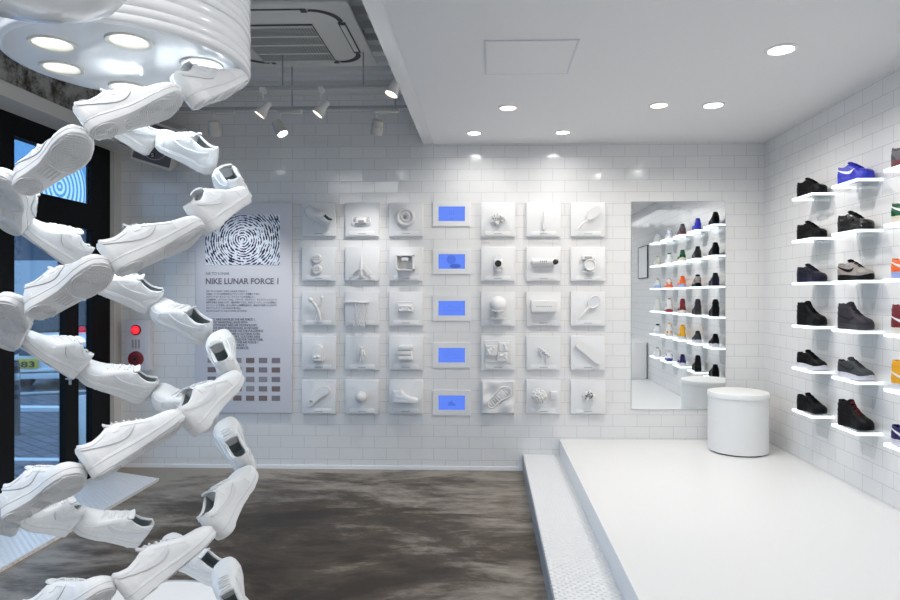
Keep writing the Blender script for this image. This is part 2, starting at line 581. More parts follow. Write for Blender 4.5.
# ring decal on the transom glass
dc = MB()
cy, cz = 5.55, 2.71
for i, rr in enumerate([.030, .083, .136, .189, .242, .295, .348] + [.383 + .026 * q_ for q_ in range(10)]):
    wd = .012 if i == 0 else .013
    seg = []
    n = 200
    for k in range(n + 1):
        a = 2 * PI * k / n
        q = [(cy + q_ * math.cos(a), cz + q_ * math.sin(a)) for q_ in (rr - wd, rr + wd)]
        ok = all(2.605 < z < 3.025 and 4.98 < yy < 5.98 for yy, z in q)
        seg.append(q if ok else None)
    for a, c in zip(seg, seg[1:]):
        if a and c:
            i0 = len(dc.v)
            for p in (a[0], a[1], c[1], c[0]): dc.pt((XL - .030, p[0], p[1]))
            for p in (a[0], a[1], c[1], c[0]): dc.pt((XL - .032, p[0], p[1]))
            dc.f += [(i0, i0 + 1, i0 + 2, i0 + 3), (i0 + 7, i0 + 6, i0 + 5, i0 + 4)]
tag(dc.build('ring_decal', 'blue_film', smooth=False), 'blue and white concentric ring decal on the transom glass above the black shop door', 'decal')

# white studded threshold plate inside the door
t = MB().prism([(XL + .02, 6.16), (-3.6, 6.12), (-3.09, 5.92), (-3.05, 1.2), (XL + .02, 1.2)], 0.001, .028, 'z')
tag(t.build('threshold_plate', 'tread_plate', smooth=False), 'white studded entrance mat lying on the dark floor inside the shop door', 'mat')

# access hatch in the soffit
o = root('access_hatch', (.26, 4.085, ZS - .006), label='square white access hatch outlined flush in the white soffit', cat='hatch')
B((-.27, -.275, 0), (.27, .275, .012)).build('panel', 'soffit_white', o)
f = MB()
for a in (((-.283, -.288, 0), (.283, -.276, .01)), ((-.283, .276, 0), (.283, .288, .01)), ((-.283, -.276, 0), (-.272, .276, .01)), ((.272, -.276, 0), (.283, .276, .01))): f.box(*a)
f.build('hatch_frame', 'poster_panel', o)

# recessed downlights in the soffit
lamps = [(1.80, 3.99, .078, 'cool', 'large round downlight in the soffit nearest the camera, above the right shelves'),
         (.16, 5.16, .068, 'warm', 'warm rimmed downlight in the soffit straight behind the access hatch'),
         (1.357, 5.13, .068, 'warm', 'warm rimmed downlight in the soffit beside a whiter one'),
         (1.787, 5.14, .075, 'cool', 'cool white downlight in the soffit right of a warm one near the corner'),
         (-.13, 5.95, .062, 'cool', 'small downlight close to the back wall above the blue screens'),
         (.69, 5.95, .062, 'cool', 'small downlight close to the back wall above the white boards right of the screens'),
         (1.0, 1.9, .075, 'cool', None)]
for (x, y, r, k, lab) in lamps:
    o = root('downlight', (x, y, ZS), label=lab or 'round downlight in the soffit above the camera', cat='light', group=None if lab else 'downlights above the camera')
    MB().lathe([(r * 1.22, 0), (r * 1.22, -.004), (r, -.010), (r * .93, -.004), (r * .93, 0)], 32, cap=False).build('rim', 'white_paint', o)
    MB().lathe([(r * .95, -.002), (r * .9, -.006), (.002, -.006)], 32).build('lamp_face', 'lamp_face' if k == 'cool' else 'lamp_face_warm', o)
    e = 2.9 if y > 5.5 else 8.3
    c = COOL if k == 'cool' else (1, .93, .84)
    light('downlight_lamp', 'AREA', (x, y, ZS - .02), e, c, r * 1.8, spread=158)

# ------------------------------------------------------------------ air conditioner
o = root('ceiling_air_conditioner', (-1.5, 4.73, 3.66), label='square white cassette air conditioner with slotted grille in the raised ceiling', cat='air conditioner')
B((-.58, -.58, 0), (.58, .58, .03), .012).build('casing', 'ac_white', o)
B((-.50, -.50, .03), (.50, .50, .17)).build('body', 'grey_steel', o)
g = MB().box((-.32, -.26, -.012), (.26, .43, -.001))
g.build('grille', 'ac_grille', o)
g = MB()
for k in range(5):
    yy = -.25 + k * .165
    g.box((-.32, yy, -.016), (.26, yy + .020, -.011))
for k in range(26):
    xx = -.31 + k * .0225
    g.box((xx, -.26, -.0145), (xx + .003, .43, -.0115))
for k in range(32):
    yy = -.255 + k * .0218
    g.box((-.32, yy, -.0145), (.26, yy + .003, -.0115))
g.build('grille_bars', 'ac_white', o)
for rz in range(4):
    sl = MB()
    pts = []
    for k in range(15):
        a = PI / 2 * k / 14
        pts.append((.30 + .19 * math.sin(a) - .0, .30 + .19 * math.cos(a)))
    line = [(-.30, .49)] + pts[0:1] + pts + [(.49, .30)]
    # dark slot band with a curved corner, on one side of the casing
    rows = [[(x_, y_, -.002) for x_, y_ in pts], [(x_ * .93, y_ * .93, -.002) for x_, y_ in pts]]
    sl.grid(rows)
    sl.grid([[(x_, y_, -.004) for x_, y_ in pts], [(x_ * .955, y_ * .955, -.004) for x_, y_ in pts]])
    sl.box((-.28, .445, -.005), (.28, .50, -.001))
    q = sl.build('air_slot', 'dark_metal', o); q.rotation_euler = (0, 0, rz * PI / 2)
    fl = MB().box((-.24, .455, -.010), (.24, .49, -.004), .002)
    q2 = fl.build('flap', 'ac_white', q)

# ------------------------------------------------------------------ tracks and spotlights
def bar(y, z, x0, x1, label, rods):
    o = root('lighting_track', (0, y, z), label=label, cat='lighting track')
    B((x0, -.017, -.012), (x1, .017, .012)).build('rail', 'grey_steel', o)
    for x in rods:
        MB().tube([(x, 0, .01), (x, 0, ZC - z)], .006).build('rod', 'grey_steel', o)
    return o


bar(5.0, 3.385, -2.4, SX - .115, 'thin grey ceiling track carrying the two small warm spotlights', (-1.62, -.98))
bar(5.5, 3.37, -2.9, SX - .115, 'thin grey ceiling track nearest the back wall carrying the boxed spotlights', (-2.5, -1.7, -.80))
o = root('lighting_track', (SX - .135, 3.3, 3.40), label='dark track running along the edge of the soffit', cat='lighting track')
B((-.02, -2.4, -.014), (.02, 2.0, .014)).build('rail', 'dark_metal', o)


def spot(loc, aim, kind, label, e, color, lampm):
    L0 = Vector(loc)
    o = root('track_spotlight', loc, label=label, cat='spotlight', group=None)
    d_ = (Vector(aim) - (L0 + Vector((0, 0, -.15)))).normalized()
    q = d_.to_track_quat('-Z', 'Y')
    if kind == 'box':
        B((-.02, -.022, -.035), (.19, .022, -.0), .004).build('ballast_box', 'speaker_beige', o)
        MB().tube([(0, 0, -.03), (0, 0, -.13)], .008).build('stem', 'white_metal', o)
        rr, hh = .052, .14
        h = MB().lathe([(.02, .075), (rr * .86, .07), (rr * .9, .02), (rr * .9, .018), (rr, .016), (rr, -.055), (rr * .88, -.058), (rr * .85, -.03)], 24)
    else:
        B((-.022, -.022, -.03), (.022, .022, .012), .004).build('adaptor', 'white_metal', o)
        MB().tube([(0, 0, -.03), (0, 0, -.08), (.03, 0, -.10), (.03, 0, -.15)], .007).build('stem', 'white_metal', o)
        rr, hh = .05, .14
        h = MB().lathe([(.018, .085), (.026, .08), (.028, .03), (.040, .0), (rr, -.045), (rr * .9, -.048), (rr * .8, -.03)], 24)
    hd = h.build('lamp_head', 'speaker_beige' if kind == 'box' else 'white_metal', o, loc=(0, 0, -.165))
    hd.rotation_euler = q.to_euler()
    MB().lathe([(rr * .84, -.040), (.002, -.040)], 24).build('lamp_face', lampm, hd)
    p = L0 + Vector((0, 0, -.165)) + d_ * .07
    light('spot_lamp', 'SPOT', p, e, color, .03, target=aim, spot=62, blend=.8)


spot((wall_x(263, 5.0), 5.0, 3.373), (-3.4, 4.6, 1.0), 'cone', 'small warm track spotlight left of its twin on the front track', 22, (1, .90, .80), 'lamp_face_warm')
spot((wall_x(321, 5.0), 5.0, 3.373), (-2.9, 4.6, 1.0), 'cone', 'small warm track spotlight right of its twin on the front track', 26, (1, .92, .84), 'lamp_face_warm')
spot((SX - .135, wall_x(0, 1) * 0 + 4.55, 3.386), (-1.3, 4.2, 1.6), 'cone', 'warm spotlight hanging from the dark track beside the soffit edge', 26, (1, .92, .84), 'lamp_face_warm')
spot((wall_x(214, 5.5), 5.5, 3.358), (-2.5, 6.35, 1.3), 'box', 'leftmost boxed beige spotlight on the track near the back wall, beside the ribbed drum', 45, COOL, 'lamp_face_cool')
spot((wall_x(280, 5.5), 5.5, 3.358), (-.9, 5.2, 1.6), 'box', 'middle boxed beige spotlight on the rear track, tilted and shining', 16, COOL, 'lamp_face')
spot((wall_x(377, 5.5), 5.5, 3.358), (-1.35, 6.35, 1.7), 'box', 'rightmost boxed beige spotlight on the rear track near the soffit corner', 38, COOL, 'lamp_face_cool')

# ------------------------------------------------------------------ loudspeaker on the back wall
o = root('wall_loudspeaker', (-3.17, 6.08, 3.22), label='tilted beige wall loudspeaker with dark cloth front behind the spiral of shoes', cat='speaker')
o.rotation_euler = (R(20), R(16), R(16)); o.scale = (.74, .9, .88)
B((-.25, -.15, -.23), (.25, .15, .23), .02).build('cabinet', 'speaker_beige', o)
B((-.225, -.157, -.205), (.225, -.149, .205), .003).build('grille_cloth', 'speaker_cloth', o)
f = MB()
for a in (((-.25, -.165, -.23), (.25, -.148, -.208)), ((-.25, -.165, .208), (.25, -.148, .23)), ((-.25, -.165, -.208), (-.228, -.148, .208)), ((.228, -.165, -.208), (.25, -.148, .208))): f.box(*a)
f.build('front_frame', 'speaker_beige', o)
MB().lathe([(.17, .158), (.17, .161), (.162, .161), (.162, .158)], 40, 'y', cap=False).build('cone_ring', 'caption_grey', o)
em = B((-.03, -.162, -.15), (.03, -.156, -.09), .002).build('badge', 'model_black', o)
MB().tube([(.012, -.164, -.105), (-.012, -.164, -.105), (-.014, -.164, -.12), (.012, -.164, -.12), (.014, -.164, -.135), (-.014, -.164, -.135)], .003, 6).build('badge_mark', 'white_paint', em)
B((-.04, .12, -.05), (.04, .26, .05)).build('bracket', 'speaker_beige', o)
# ------------------------------------------------------------------ fire alarm
xa = wall_x(141, YB)
o = root('fire_alarm_panel', (xa, YB, wall_z(344.7, YB, xa)), label='white fire alarm panel with glowing red lamp above a red bell on the tiled wall', cat='fire alarm')
B((-.12, -.085, -.255), (.12, 0, .255), .006).build('housing', 'poster_panel', o)
B((-.10, -.090, -.235), (.10, -.084, .235), .002).build('door', 'poster_panel', o)
MB().lathe([(.052, .088), (.052, .10), (.040, .104)], 28, 'y', c=(0, 0, .155)).build('lamp_ring', 'bell_red', o)
MB().ball((0, -.105, .155), .038, 20, (1, .7, 1)).build('lamp_lens', 'lamp_red', o)
MB().lathe([(.078, .088), (.076, .105), (.060, .112), (.03, .114), (.022, .112)], 36, 'y', c=(0, 0, -.135)).build('bell', 'bell_red', o)
MB().lathe([(.022, .110), (.018, .120)], 20, 'y', c=(-.005, 0, -.135)).build('bell_centre', 'model_black', o)
q = MB()
for k in range(3): q.box((-.045 + k * .032, -.092, -.03), (-.025 + k * .032, -.0895, .06))
q.build('notice_text', 'caption_grey', o)

# ------------------------------------------------------------------ text helper
def text(body, size, loc, material, parent=None, name='lettering', width=None, rot=(PI / 2, 0, 0), bold=0, align='LEFT'):
    c = bpy.data.curves.new(name, 'FONT')
    c.body = body; c.size = size; c.extrude = .0006; c.offset = bold; c.align_x = align
    c.resolution_u = 2
    t = bpy.data.objects.new(name, c)
    COL.objects.link(t)
    dg = bpy.context.evaluated_depsgraph_get()
    me = bpy.data.meshes.new_from_object(t.evaluated_get(dg))
    bpy.data.objects.remove(t)
    o = bpy.data.objects.new(name, me)
    me.materials.clear(); me.materials.append(M[material])
    COL.objects.link(o)
    if width and len(me.vertices):
        x0 = min(v.co.x for v in me.vertices); x1 = max(v.co.x for v in me.vertices)
        o.scale = (width / max(x1 - x0, 1e-4), 1, 1)
    o.parent = parent; o.location = loc; o.rotation_euler = rot
    return o


# ------------------------------------------------------------------ poster board
px0, px1 = -2.95, -1.97
pz0, pz1 = wall_z(412.4, 6.4, -2), wall_z(203.4, 6.4, -2)
pc = (px0 + px1) / 2
PY = YB - .035
o = root('poster_board', (pc, YB, pz0), label='tall pale grey poster board with ring picture, headline and small photos on back wall', cat='poster')
H = pz1 - pz0
B((-.49, -.035, 0), (.49, 0, H), .003).build('board', 'poster_panel', o)


def pz(py): return (412.4 - py) / (412.4 - 203.4) * H


def pxx(p): return (p - 244.9) / 95.8 * .98


ph = root('x'); bpy.data.objects.remove(ph)
zc = (pz(215) + pz(265)) / 2; xc_ = (pxx(207) + pxx(281)) / 2
hh = (pz(215) - pz(265)) / 2; hw = (pxx(281) - pxx(207)) / 2
B((-hw, -.0015, -hh), (hw, .0015, hh)).build('picture', 'poster_picture', o, loc=(xc_, -.037, zc))
yt = -.0365
text('AIR TO LUNAR', .042, (pxx(207), yt, pz(275)), 'poster_ink', o, width=.245)
text('NIKE LUNAR FORCE 1', .082, (pxx(207), yt, pz(284)), 'poster_ink', o, width=.74, bold=.0022)
jp = ['AIR TO LUNAR / NIKE LUNAR FORCE 1', '1982年、ナイキは革新的なエアテクノロジーを搭載した初の', 'バスケットボールシューズ、エアフォース1を発表した。', 'その後30年、エアフォース1は、スポーツ、カルチャー、そしてファッションの',
      '世界を象徴する存在となり、進化を続けてきた。次のステージへ、ナイキは革新の', 'ルナフォース1を発表。新しい時代への飛躍を遂げる。過去から未来へとつながる', '30のオブジェクトとともにその歩みを振り返る。', 'FROM LUNAR TO THE FUTURE OF FORCE']
wj = [.42, .55, .50, .73, .73, .73, .36, .42]
for i, l in enumerate(jp):
    text(l, .022, (pxx(207.7), yt, pz(291.9 + i * 2.83)), 'poster_ink', o, width=wj[i] * .98)
en = ['IN 1982, NIKE UNVEILED THE AIR FORCE 1,', 'THE FIRST BASKETBALL SHOE WITH', 'REVOLUTIONARY NIKE AIR TECHNOLOGY.', 'OVER THE NEXT THREE DECADES, AS DETAILED', 'IN THE 30 OBJECTS FOUND ON THE FOLLOWING',
      'WALL, THE SHOE BECAME A CULTURAL ICON,', 'THE PINNACLE OF SPORT, CULTURE AND', 'STYLE. NOW SET THE STAGE FOR THE FUTURE,', 'THE NEXT CHAPTER OF THE AIR FORCE 1', 'IS THE NIKE LUNAR FORCE 1,', 'THE FUTURE OF FORCE.']
we = [.50, .42, .52, .53, .58, .55, .55, .58, .53, .42, .44]
for i, l in enumerate(en):
    text(l, .030, (pxx(207.7), yt, pz(320.4 + i * 2.85)), 'poster_ink', o, width=we[i], bold=.0008)
for r_ in range(5):
    for c_ in range(6):
        x = pxx(209.2 + c_ * 12.75); z = pz(357.6 + r_ * 9.4)
        B((x, -.0372, z - .052), (x + .085, -.0352, z)).build('thumbnail', random.choice(['thumb_a', 'thumb_b', 'thumb_c']), o)

# ------------------------------------------------------------------ mirror
o = root('wall_mirror', ((1.417 + 2.34) / 2, YB, .62), label='tall rectangular mirror on the white tiled back wall reflecting the sneaker shelves', cat='mirror')
B((-.46, -.012, 0), (.46, -.004, 2.055)).build('glass', 'silver_mirror', o, smooth=False)
B((-.463, -.0039, -.003), (.463, 0, 2.058)).build('backing', 'mirror_edge', o)

# ------------------------------------------------------------------ stool
o = root('round_stool', (2.30, 5.97, .315), label='white upholstered drum stool standing on the platform in the corner', cat='stool')
MB().lathe([(.250, .012), (.262, .014), (.262, .50)], 64).build('body', 'vinyl_white', o)
MB().lathe([(.262, .50), (.269, .505), (.270, .53), (.263, .547), (.24, .553), (.12, .557), (.01, .558)], 64).build('seat', 'vinyl_white', o)
MB().lathe([(.246, 0), (.246, .0125)], 48).build('foot_ring', 'dark_metal', o)

# things on the right wall seen in the mirror
o = root('white_cabinet', (2.46, 1.2, .315), label='low white cabinet against the right wall seen only in the mirror', cat='cabinet')
B((-.24, -.58, .0), (.24, .58, .6), .006).build('body', 'white_paint', o)
B((-.25, -.59, .60), (.25, .59, .625), .004).build('top', 'white_paint', o)
o = root('framed_panel', (XR, 1.49, 2.04), label='thin dark-framed pale panel high on the right wall seen in the mirror', cat='frame')
B((-.018, -.31, .01), (-.001, .31, .55)).build('panel', 'board_white', o)
f = MB()
for a in (((-.022, -.33, 0), (0, .33, .012)), ((-.022, -.33, .548), (0, .33, .56)), ((-.022, -.33, .012), (0, -.318, .548)), ((-.022, .318, .012), (0, .33, .548))): f.box(*a)
f.build('frame', 'dark_metal', o)

# ------------------------------------------------------------------ sneakers
def interp(tab, t):
    if t <= tab[0][0]: return tab[0][1]
    for (a, va), (b_, vb) in zip(tab, tab[1:]):
        if t <= b_:
            k = (t - a) / (b_ - a)
            k = k * k * (3 - 2 * k) * .4 + k * .6
            return va + (vb - va) * k
    return tab[-1][1]


LEN = .285
WT = [(a, b * 1.13) for a, b in [(0, 0), (.01, .0125), (.03, .021), (.07, .0285), (.15, .0335), (.3, .033), (.45, .0345), (.6, .0425), (.72, .047), (.82, .0455), (.9, .039), (.95, .030), (.98, .0195), (.993, .011), (1, 0)]]


def half(t): return interp(WT, t)
def cen(t): return .006 * math.sin(PI * t) - .010 * max(0, t - .6) / .4


def zbot(t): return .013 * max(0, (t - .72) / .28) ** 2 + .004 * max(0, (.1 - t) / .1) ** 2
def ztop(t): return zbot(t) + interp([(0, .037), (.3, .035), (.6, .029), (1, .025)], t)


PROF = {'low': [(0, .094), (.02, .106), (.05, .106), (.10, .098), (.17, .093), (.25, .097), (.33, .106), (.37, .112), (.43, .110), (.5, .100), (.6, .086), (.68, .073), (.76, .066), (.85, .062), (.93, .055), (.98, .044), (1, .036)],
        'high': [(0, .140), (.02, .152), (.06, .153), (.15, .145), (.25, .146), (.34, .158), (.39, .142), (.46, .118), (.6, .090), (.72, .076), (.85, .069), (.93, .060), (.98, .046), (1, .036)]}
STA = [0, .004, .012, .025, .045, .06, .075, .09, .11, .14, .17, .2, .235, .27, .30, .325, .34, .36, .385, .42, .46, .5, .54, .58, .62, .66, .7, .74, .78, .82, .86, .895, .925, .95, .97, .984, .993, .998, 1]


def section(t, kind):
    """half section of the upper: list of (y,z) from sole edge to the centre"""
    w_ = half(t) * .95; zs = ztop(t) - .003; zt = interp(PROF[kind], t)
    h = zt - zs
    closed = []
    for i in range(11):
        a = PI / 2 * i / 10
        cy_ = math.cos(a) ** .62; cz_ = math.sin(a) ** .85
        closed.append((w_ * cy_, zs + h * cz_))
    if kind == 'high':
        lean = .70
    else:
        lean = .74
    wc = w_ * lean
    op = []
    for i in range(6):
        k = i / 5
        op.append((w_ + (wc - w_) * (k ** 1.6) + (.003 * math.sin(PI * k)), zs + h * k))
    op += [(wc - .0035, zt + .0012), (wc - .007, zt - .004), (wc - .008, zs + h * .5), (wc - .005, zs + .018), (0, zs + .012)]
    k = 0
    o0, o1 = (.045, .345) if kind == 'high' else (.045, .345)
    if o0 <= t <= o1: k = 1
    elif t < o0: k = max(0, 1 - (o0 - t) / .02)
    elif t > o1: k = max(0, 1 - (t - o1) / .03)
    return [(a[0] * (1 - k) + b_[0] * k, a[1] * (1 - k) + b_[1] * k) for a, b_ in zip(closed, op)], k


def ysurf(t, z, kind):
    pts, k = section(t, kind)
    pts = pts[:7] if k > .3 else pts
    for (y0, z0), (y1, z1) in zip(pts, pts[1:]):
        if z0 <= z <= z1 and z1 > z0:
            return y0 + (y1 - y0) * (z - z0) / (z1 - z0)
    return pts[0][0] if z < pts[0][1] else pts[-1][0]


def panel(mb, t0, t1, lo, hi, kind, nt=14, nz=5, off=.0016, sides=(1, -1)):
    for sd in sides:
        rows = []
        for i in range(nt + 1):
            t = t0 + (t1 - t0) * i / nt
            a, b_ = lo(t), hi(t)
            row = []
            for j in range(nz + 1):
                z = a + (b_ - a) * j / nz
                y_ = ysurf(t, z, kind)
                row.append((t, y_, z))
            rows.append(row)
        X = lambda p, of: (p[0] * LEN, cen(p[0]) + sd * (p[1] + of), p[2])
        g_ = []
        n = len(rows)
        for r_ in rows:
            g_.append([X(r_[0], -.001)] + [X(p, off) for p in r_] + [X(r_[-1], -.001)])
        first = [X(p, -.001) for p in rows[0]]; last = [X(p, -.001) for p in rows[-1]]
        g_ = [[first[0]] + first + [first[-1]]] + g_ + [[last[0]] + last + [last[-1]]]
        mb.grid(g_)


SW_LO = [(.05, -.001), (.12, -.010), (.2, -.0205), (.3, -.0310), (.38, -.0365), (.44, -.0375), (.49, -.034), (.54, -.0245), (.58, -.010)]
SW_HI = [(.05, .003), (.12, -.004), (.2, -.0105), (.3, -.0165), (.38, -.0200), (.44, -.0205), (.49, -.0175), (.54, -.0130), (.58, -.0092)]


def shoe_meshes(kind):
    out = {}
    # upper
    u = MB(); rows = []
    for t in STA:
        pts, _ = section(t, kind)
        x = t * LEN; c = cen(t)
        rows.append([(x, c + y_, z) for y_, z in pts] + [(x, c - y_, z) for y_, z in reversed(pts[:-1])])
    n = len(rows[0])
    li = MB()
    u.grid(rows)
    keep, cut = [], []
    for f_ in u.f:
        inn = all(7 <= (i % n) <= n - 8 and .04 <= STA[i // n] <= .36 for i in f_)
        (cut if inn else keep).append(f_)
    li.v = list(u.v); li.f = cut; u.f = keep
    out['upper'] = u; out['shaded_lining'] = li
    # sole
    s_ = MB(); rows = []
    for t in STA:
        w_ = half(t); a, b_ = zbot(t), ztop(t); c = cen(t); x = t * LEN
        h = [(w_ * .90, a), (w_ * .97, a + .002), (w_ * .985, a + .007), (w_ * 1.0, a + .012), (w_ * 1.0, b_ - .006), (w_ * .97, b_ - .001), (w_ * .90, b_)]
        rows.append([(x, c + p[0], p[1]) for p in h] + [(x, c - p[0], p[1]) for p in reversed(h)])
    s_.grid(rows, closeu=True); out['sole'] = s_
    # line around the midsole
    ln = MB()
    for sd in (1, -1):
        pts = [(t * LEN, cen(t) + sd * (half(t) * 1.0 + .0002), ztop(t) - .009) for t in STA]
        ln.tube(pts, .0011, 5)
    out['stitch_line'] = ln
    # tread: concentric rings and bars on the underside
    tr = MB()

    def inside(x, y_):
        t = x / LEN
        return 0.01 < t < .99 and abs(y_ - cen(t)) < half(t) * .88

    def strip(pts, w2):
        run = []
        for p in pts + [None]:
            if p is not None and inside(p[0], p[1]): run.append(p)
            else:
                if len(run) > 1:
                    rws = []
                    for i, q in enumerate(run):
                        a = run[max(i - 1, 0)]; c2 = run[min(i + 1, len(run) - 1)]
                        tx, ty = c2[0] - a[0], c2[1] - a[1]
                        L_ = math.hypot(tx, ty) or 1
                        nx, ny = -ty / L_ * w2, tx / L_ * w2
                        zb = zbot(q[0] / LEN)
                        rws.append([(q[0] + nx, q[1] + ny, zb + .001), (q[0] + nx * .7, q[1] + ny * .7, zb - .003), (q[0] - nx * .7, q[1] - ny * .7, zb - .003), (q[0] - nx, q[1] - ny, zb + .001)])
                    tr.grid(rws)
                run = []
    for (cx, rmax, lo_, hi_) in ((.74, 11, .50, 1), (.15, 6, 0, .33)):
        c0 = (cx * LEN, cen(cx))
        for i in range(rmax):
            r_ = .004 + i * .0058
            pts = []
            for k in range(49):
                a = 2 * PI * k / 48
                p = (c0[0] + r_ * 1.08 * math.cos(a), c0[1] + r_ * math.sin(a))
                pts.append(p if lo_ * LEN < p[0] < hi_ * LEN else (-1, 0))
            strip(pts, .0018)
    for j in (-2, -1, 0, 1, 2):
        strip([(LEN * (.345 + k * .02), cen(.4) + j * .0105) for k in range(8)], .002)
    out['tread'] = tr
    # overlays: toe guard, heel counter, eyestay
    ov = MB()
    zt = lambda t: interp(PROF[kind], t)
    panel(ov, .70, .985, lambda t: ztop(t) - .002, lambda t: min(ztop(t) + .015 + .010 * max(0, (.80 - t) / .1), zt(t) - .006), kind, 14, 3)
    panel(ov, .012, .17, lambda t: ztop(t) - .002, lambda t: ztop(t) + .030 - .020 * max(0, t - .1) / .07, kind, 8, 4)
    panel(ov, .37, .70, lambda t: zt(t) - (.030 if t < .45 else .018), lambda t: zt(t) - .0022 * (1 + (t > .5)), kind, 12, 4)
    panel(ov, .03, .30, lambda t: zt(t) - .012, lambda t: zt(t) - .001, kind, 10, 2, off=.0022)
    if kind == 'high':
        panel(ov, .05, .36, lambda t: .118, lambda t: .134, kind, 12, 2, off=.0035)
    out['overlay'] = ov
    # swoosh
    sw = MB()
    z0 = .092 if kind == 'high' else .086
    panel(sw, .05, .58, lambda t: z0 + interp(SW_LO, t), lambda t: z0 + interp(SW_HI, t), kind, 30, 4, off=.0036)
    out['swoosh'] = sw
    # tongue
    tg = MB()
    path = [(.50, zt(.50) - .001), (.44, zt(.44) + .0005), (.40, zt(.40) + .001), (.365, zt(.37) + .006), (.335, zt(.37) + .016)]
    rws = []
    for i, (t, z) in enumerate(path):
        hw_ = .016 + .0022 * i
        cc = [(LEN * t, cen(t) + y_ * hw_, z - .006 * y_ * y_) for y_ in (-1, -.6, 0, .6, 1)]
        bb = [(LEN * t - .004, cen(t) + y_ * hw_, z - .006 * y_ * y_ - .0045) for y_ in (1, .6, 0, -.6, -1)]
        rws.append(cc + bb)
    tg.grid(rws, closeu=True)
    i0 = len(tg.v)
    for p in rws[-1]: tg.pt(p)
    tg.f.append(tuple(range(i0, i0 + 10)))
    out['tongue'] = tg
    # laces
    la = MB()
    ts = [.40, .45, .50, .55, .60, .65] if kind == 'low' else [.375, .405, .44, .48, .53, .58, .63]
    for i, t in enumerate(ts):
        for sg in (1,):
            pts = []
            hw_ = .0185
            for k in range(9):
                q = -1 + 2 * k / 8
                tt = t + .010 * q * (1 if i % 2 else -1)
                zz = zt(tt) + .0035 - .005 * abs(q) ** 2.5
                pts.append((LEN * tt, cen(tt) + q * hw_, zz))
            la.tube(pts, .0030, 6)
    out['laces'] = la
    return out


BASE = {k: shoe_meshes(k) for k in ('low', 'high')}
SHC = {}


def colm(c, rough=.5):
    key = 'c%.3f_%.3f_%.3f_%.2f' % (*c, rough)
    if key not in SHC: SHC[key] = mat('leather_' + str(len(SHC)), c, rough, noise=.08, nscale=600)
    return SHC[key]


def sneaker(kind, up, sole, ov=None, sw=None, lace=None, tong=None, rough=.5, tread=True, line=None, shaded_lining=None):
    o = root('sneaker')
    ov = ov or up; sw = sw or up; lace = lace or up; tong = tong or up
    cs = {'upper': up, 'sole': sole, 'overlay': ov, 'swoosh': sw, 'tongue': tong, 'laces': lace, 'shaded_lining': shaded_lining or tuple(c * .8 for c in up), 'tread': sole, 'stitch_line': line or tuple(c * .8 for c in sole)}  # inside defaults to a darkened upper colour, shade of the opening painted in
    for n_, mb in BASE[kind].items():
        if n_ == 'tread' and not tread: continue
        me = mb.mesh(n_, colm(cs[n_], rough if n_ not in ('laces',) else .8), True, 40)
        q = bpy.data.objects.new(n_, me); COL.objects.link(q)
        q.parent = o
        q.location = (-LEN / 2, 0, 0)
    return o


# ------------------------------------------------------------------ the double spiral of white sneakers
WHT = (.70, .71, .72)
proto = sneaker('low', WHT, WHT, ov=(.73, .74, .75), sw=(.63, .64, .66), rough=.5, shaded_lining=(.20, .24, .25))  # dark grey inside: shade in the shoe opening painted as colour
CXH, CYH, RH = -1.012, 1.783, .2715
STEP, DZ = .7744, .1005
SC = .86
ROLL, PITCH = R(24), R(3)
shoes = []
# the sculpture is hand-hung: each shoe sits a little off the ideal spiral (cm sideways, cm up)
OFF = {'first': {1: (-.6, 3.6), 2: (.6, .8), 3: (0, .5), 4: (.7, -.7), 5: (2.2, -1.2), 7: (3.6, -.3), 8: (1.6, -.3), 9: (1.3, .3), 10: (2.5, 0), 11: (1.5, -.8), 12: (1.4, -.5), 13: (0, 2.5)},
       'second': {0: (.3, 2.0), 1: (-.5, 1.2), 2: (2, -1.7), 4: (-.3, 1.2), 5: (-1.3, -2.2), 6: (-3.6, -2.4), 7: (-2.2, -2.5), 8: (-1.7, -3.2), 9: (-2.6, -.5), 10: (-2.4, -1), 11: (-1.2, -.5), 12: (-.6, 1.5), 13: (-1.9, 2.6), 14: (2.5, .2), 15: (6, 9.4, -12)}}
for strand, th0, z0, k0, k1 in (('first', 2.2281, 2.2911, 0, 13), ('second', 6.0368, 2.2993, 0, 15)):
    for k in range(k0, k1 + 1):
        th = th0 - STEP * k; z = z0 - DZ * k
        if z > 2.33 or z < .78: continue
        shoes.append((th, z, strand, k))
NUM = ['topmost', 'second from the top', 'third from the top', 'fourth from the top', 'fifth from the top', 'sixth from the top', 'seventh from the top', 'eighth from the top']
sect = {}
first = True
lst = []
vd = math.atan2(-CYH, -CXH)
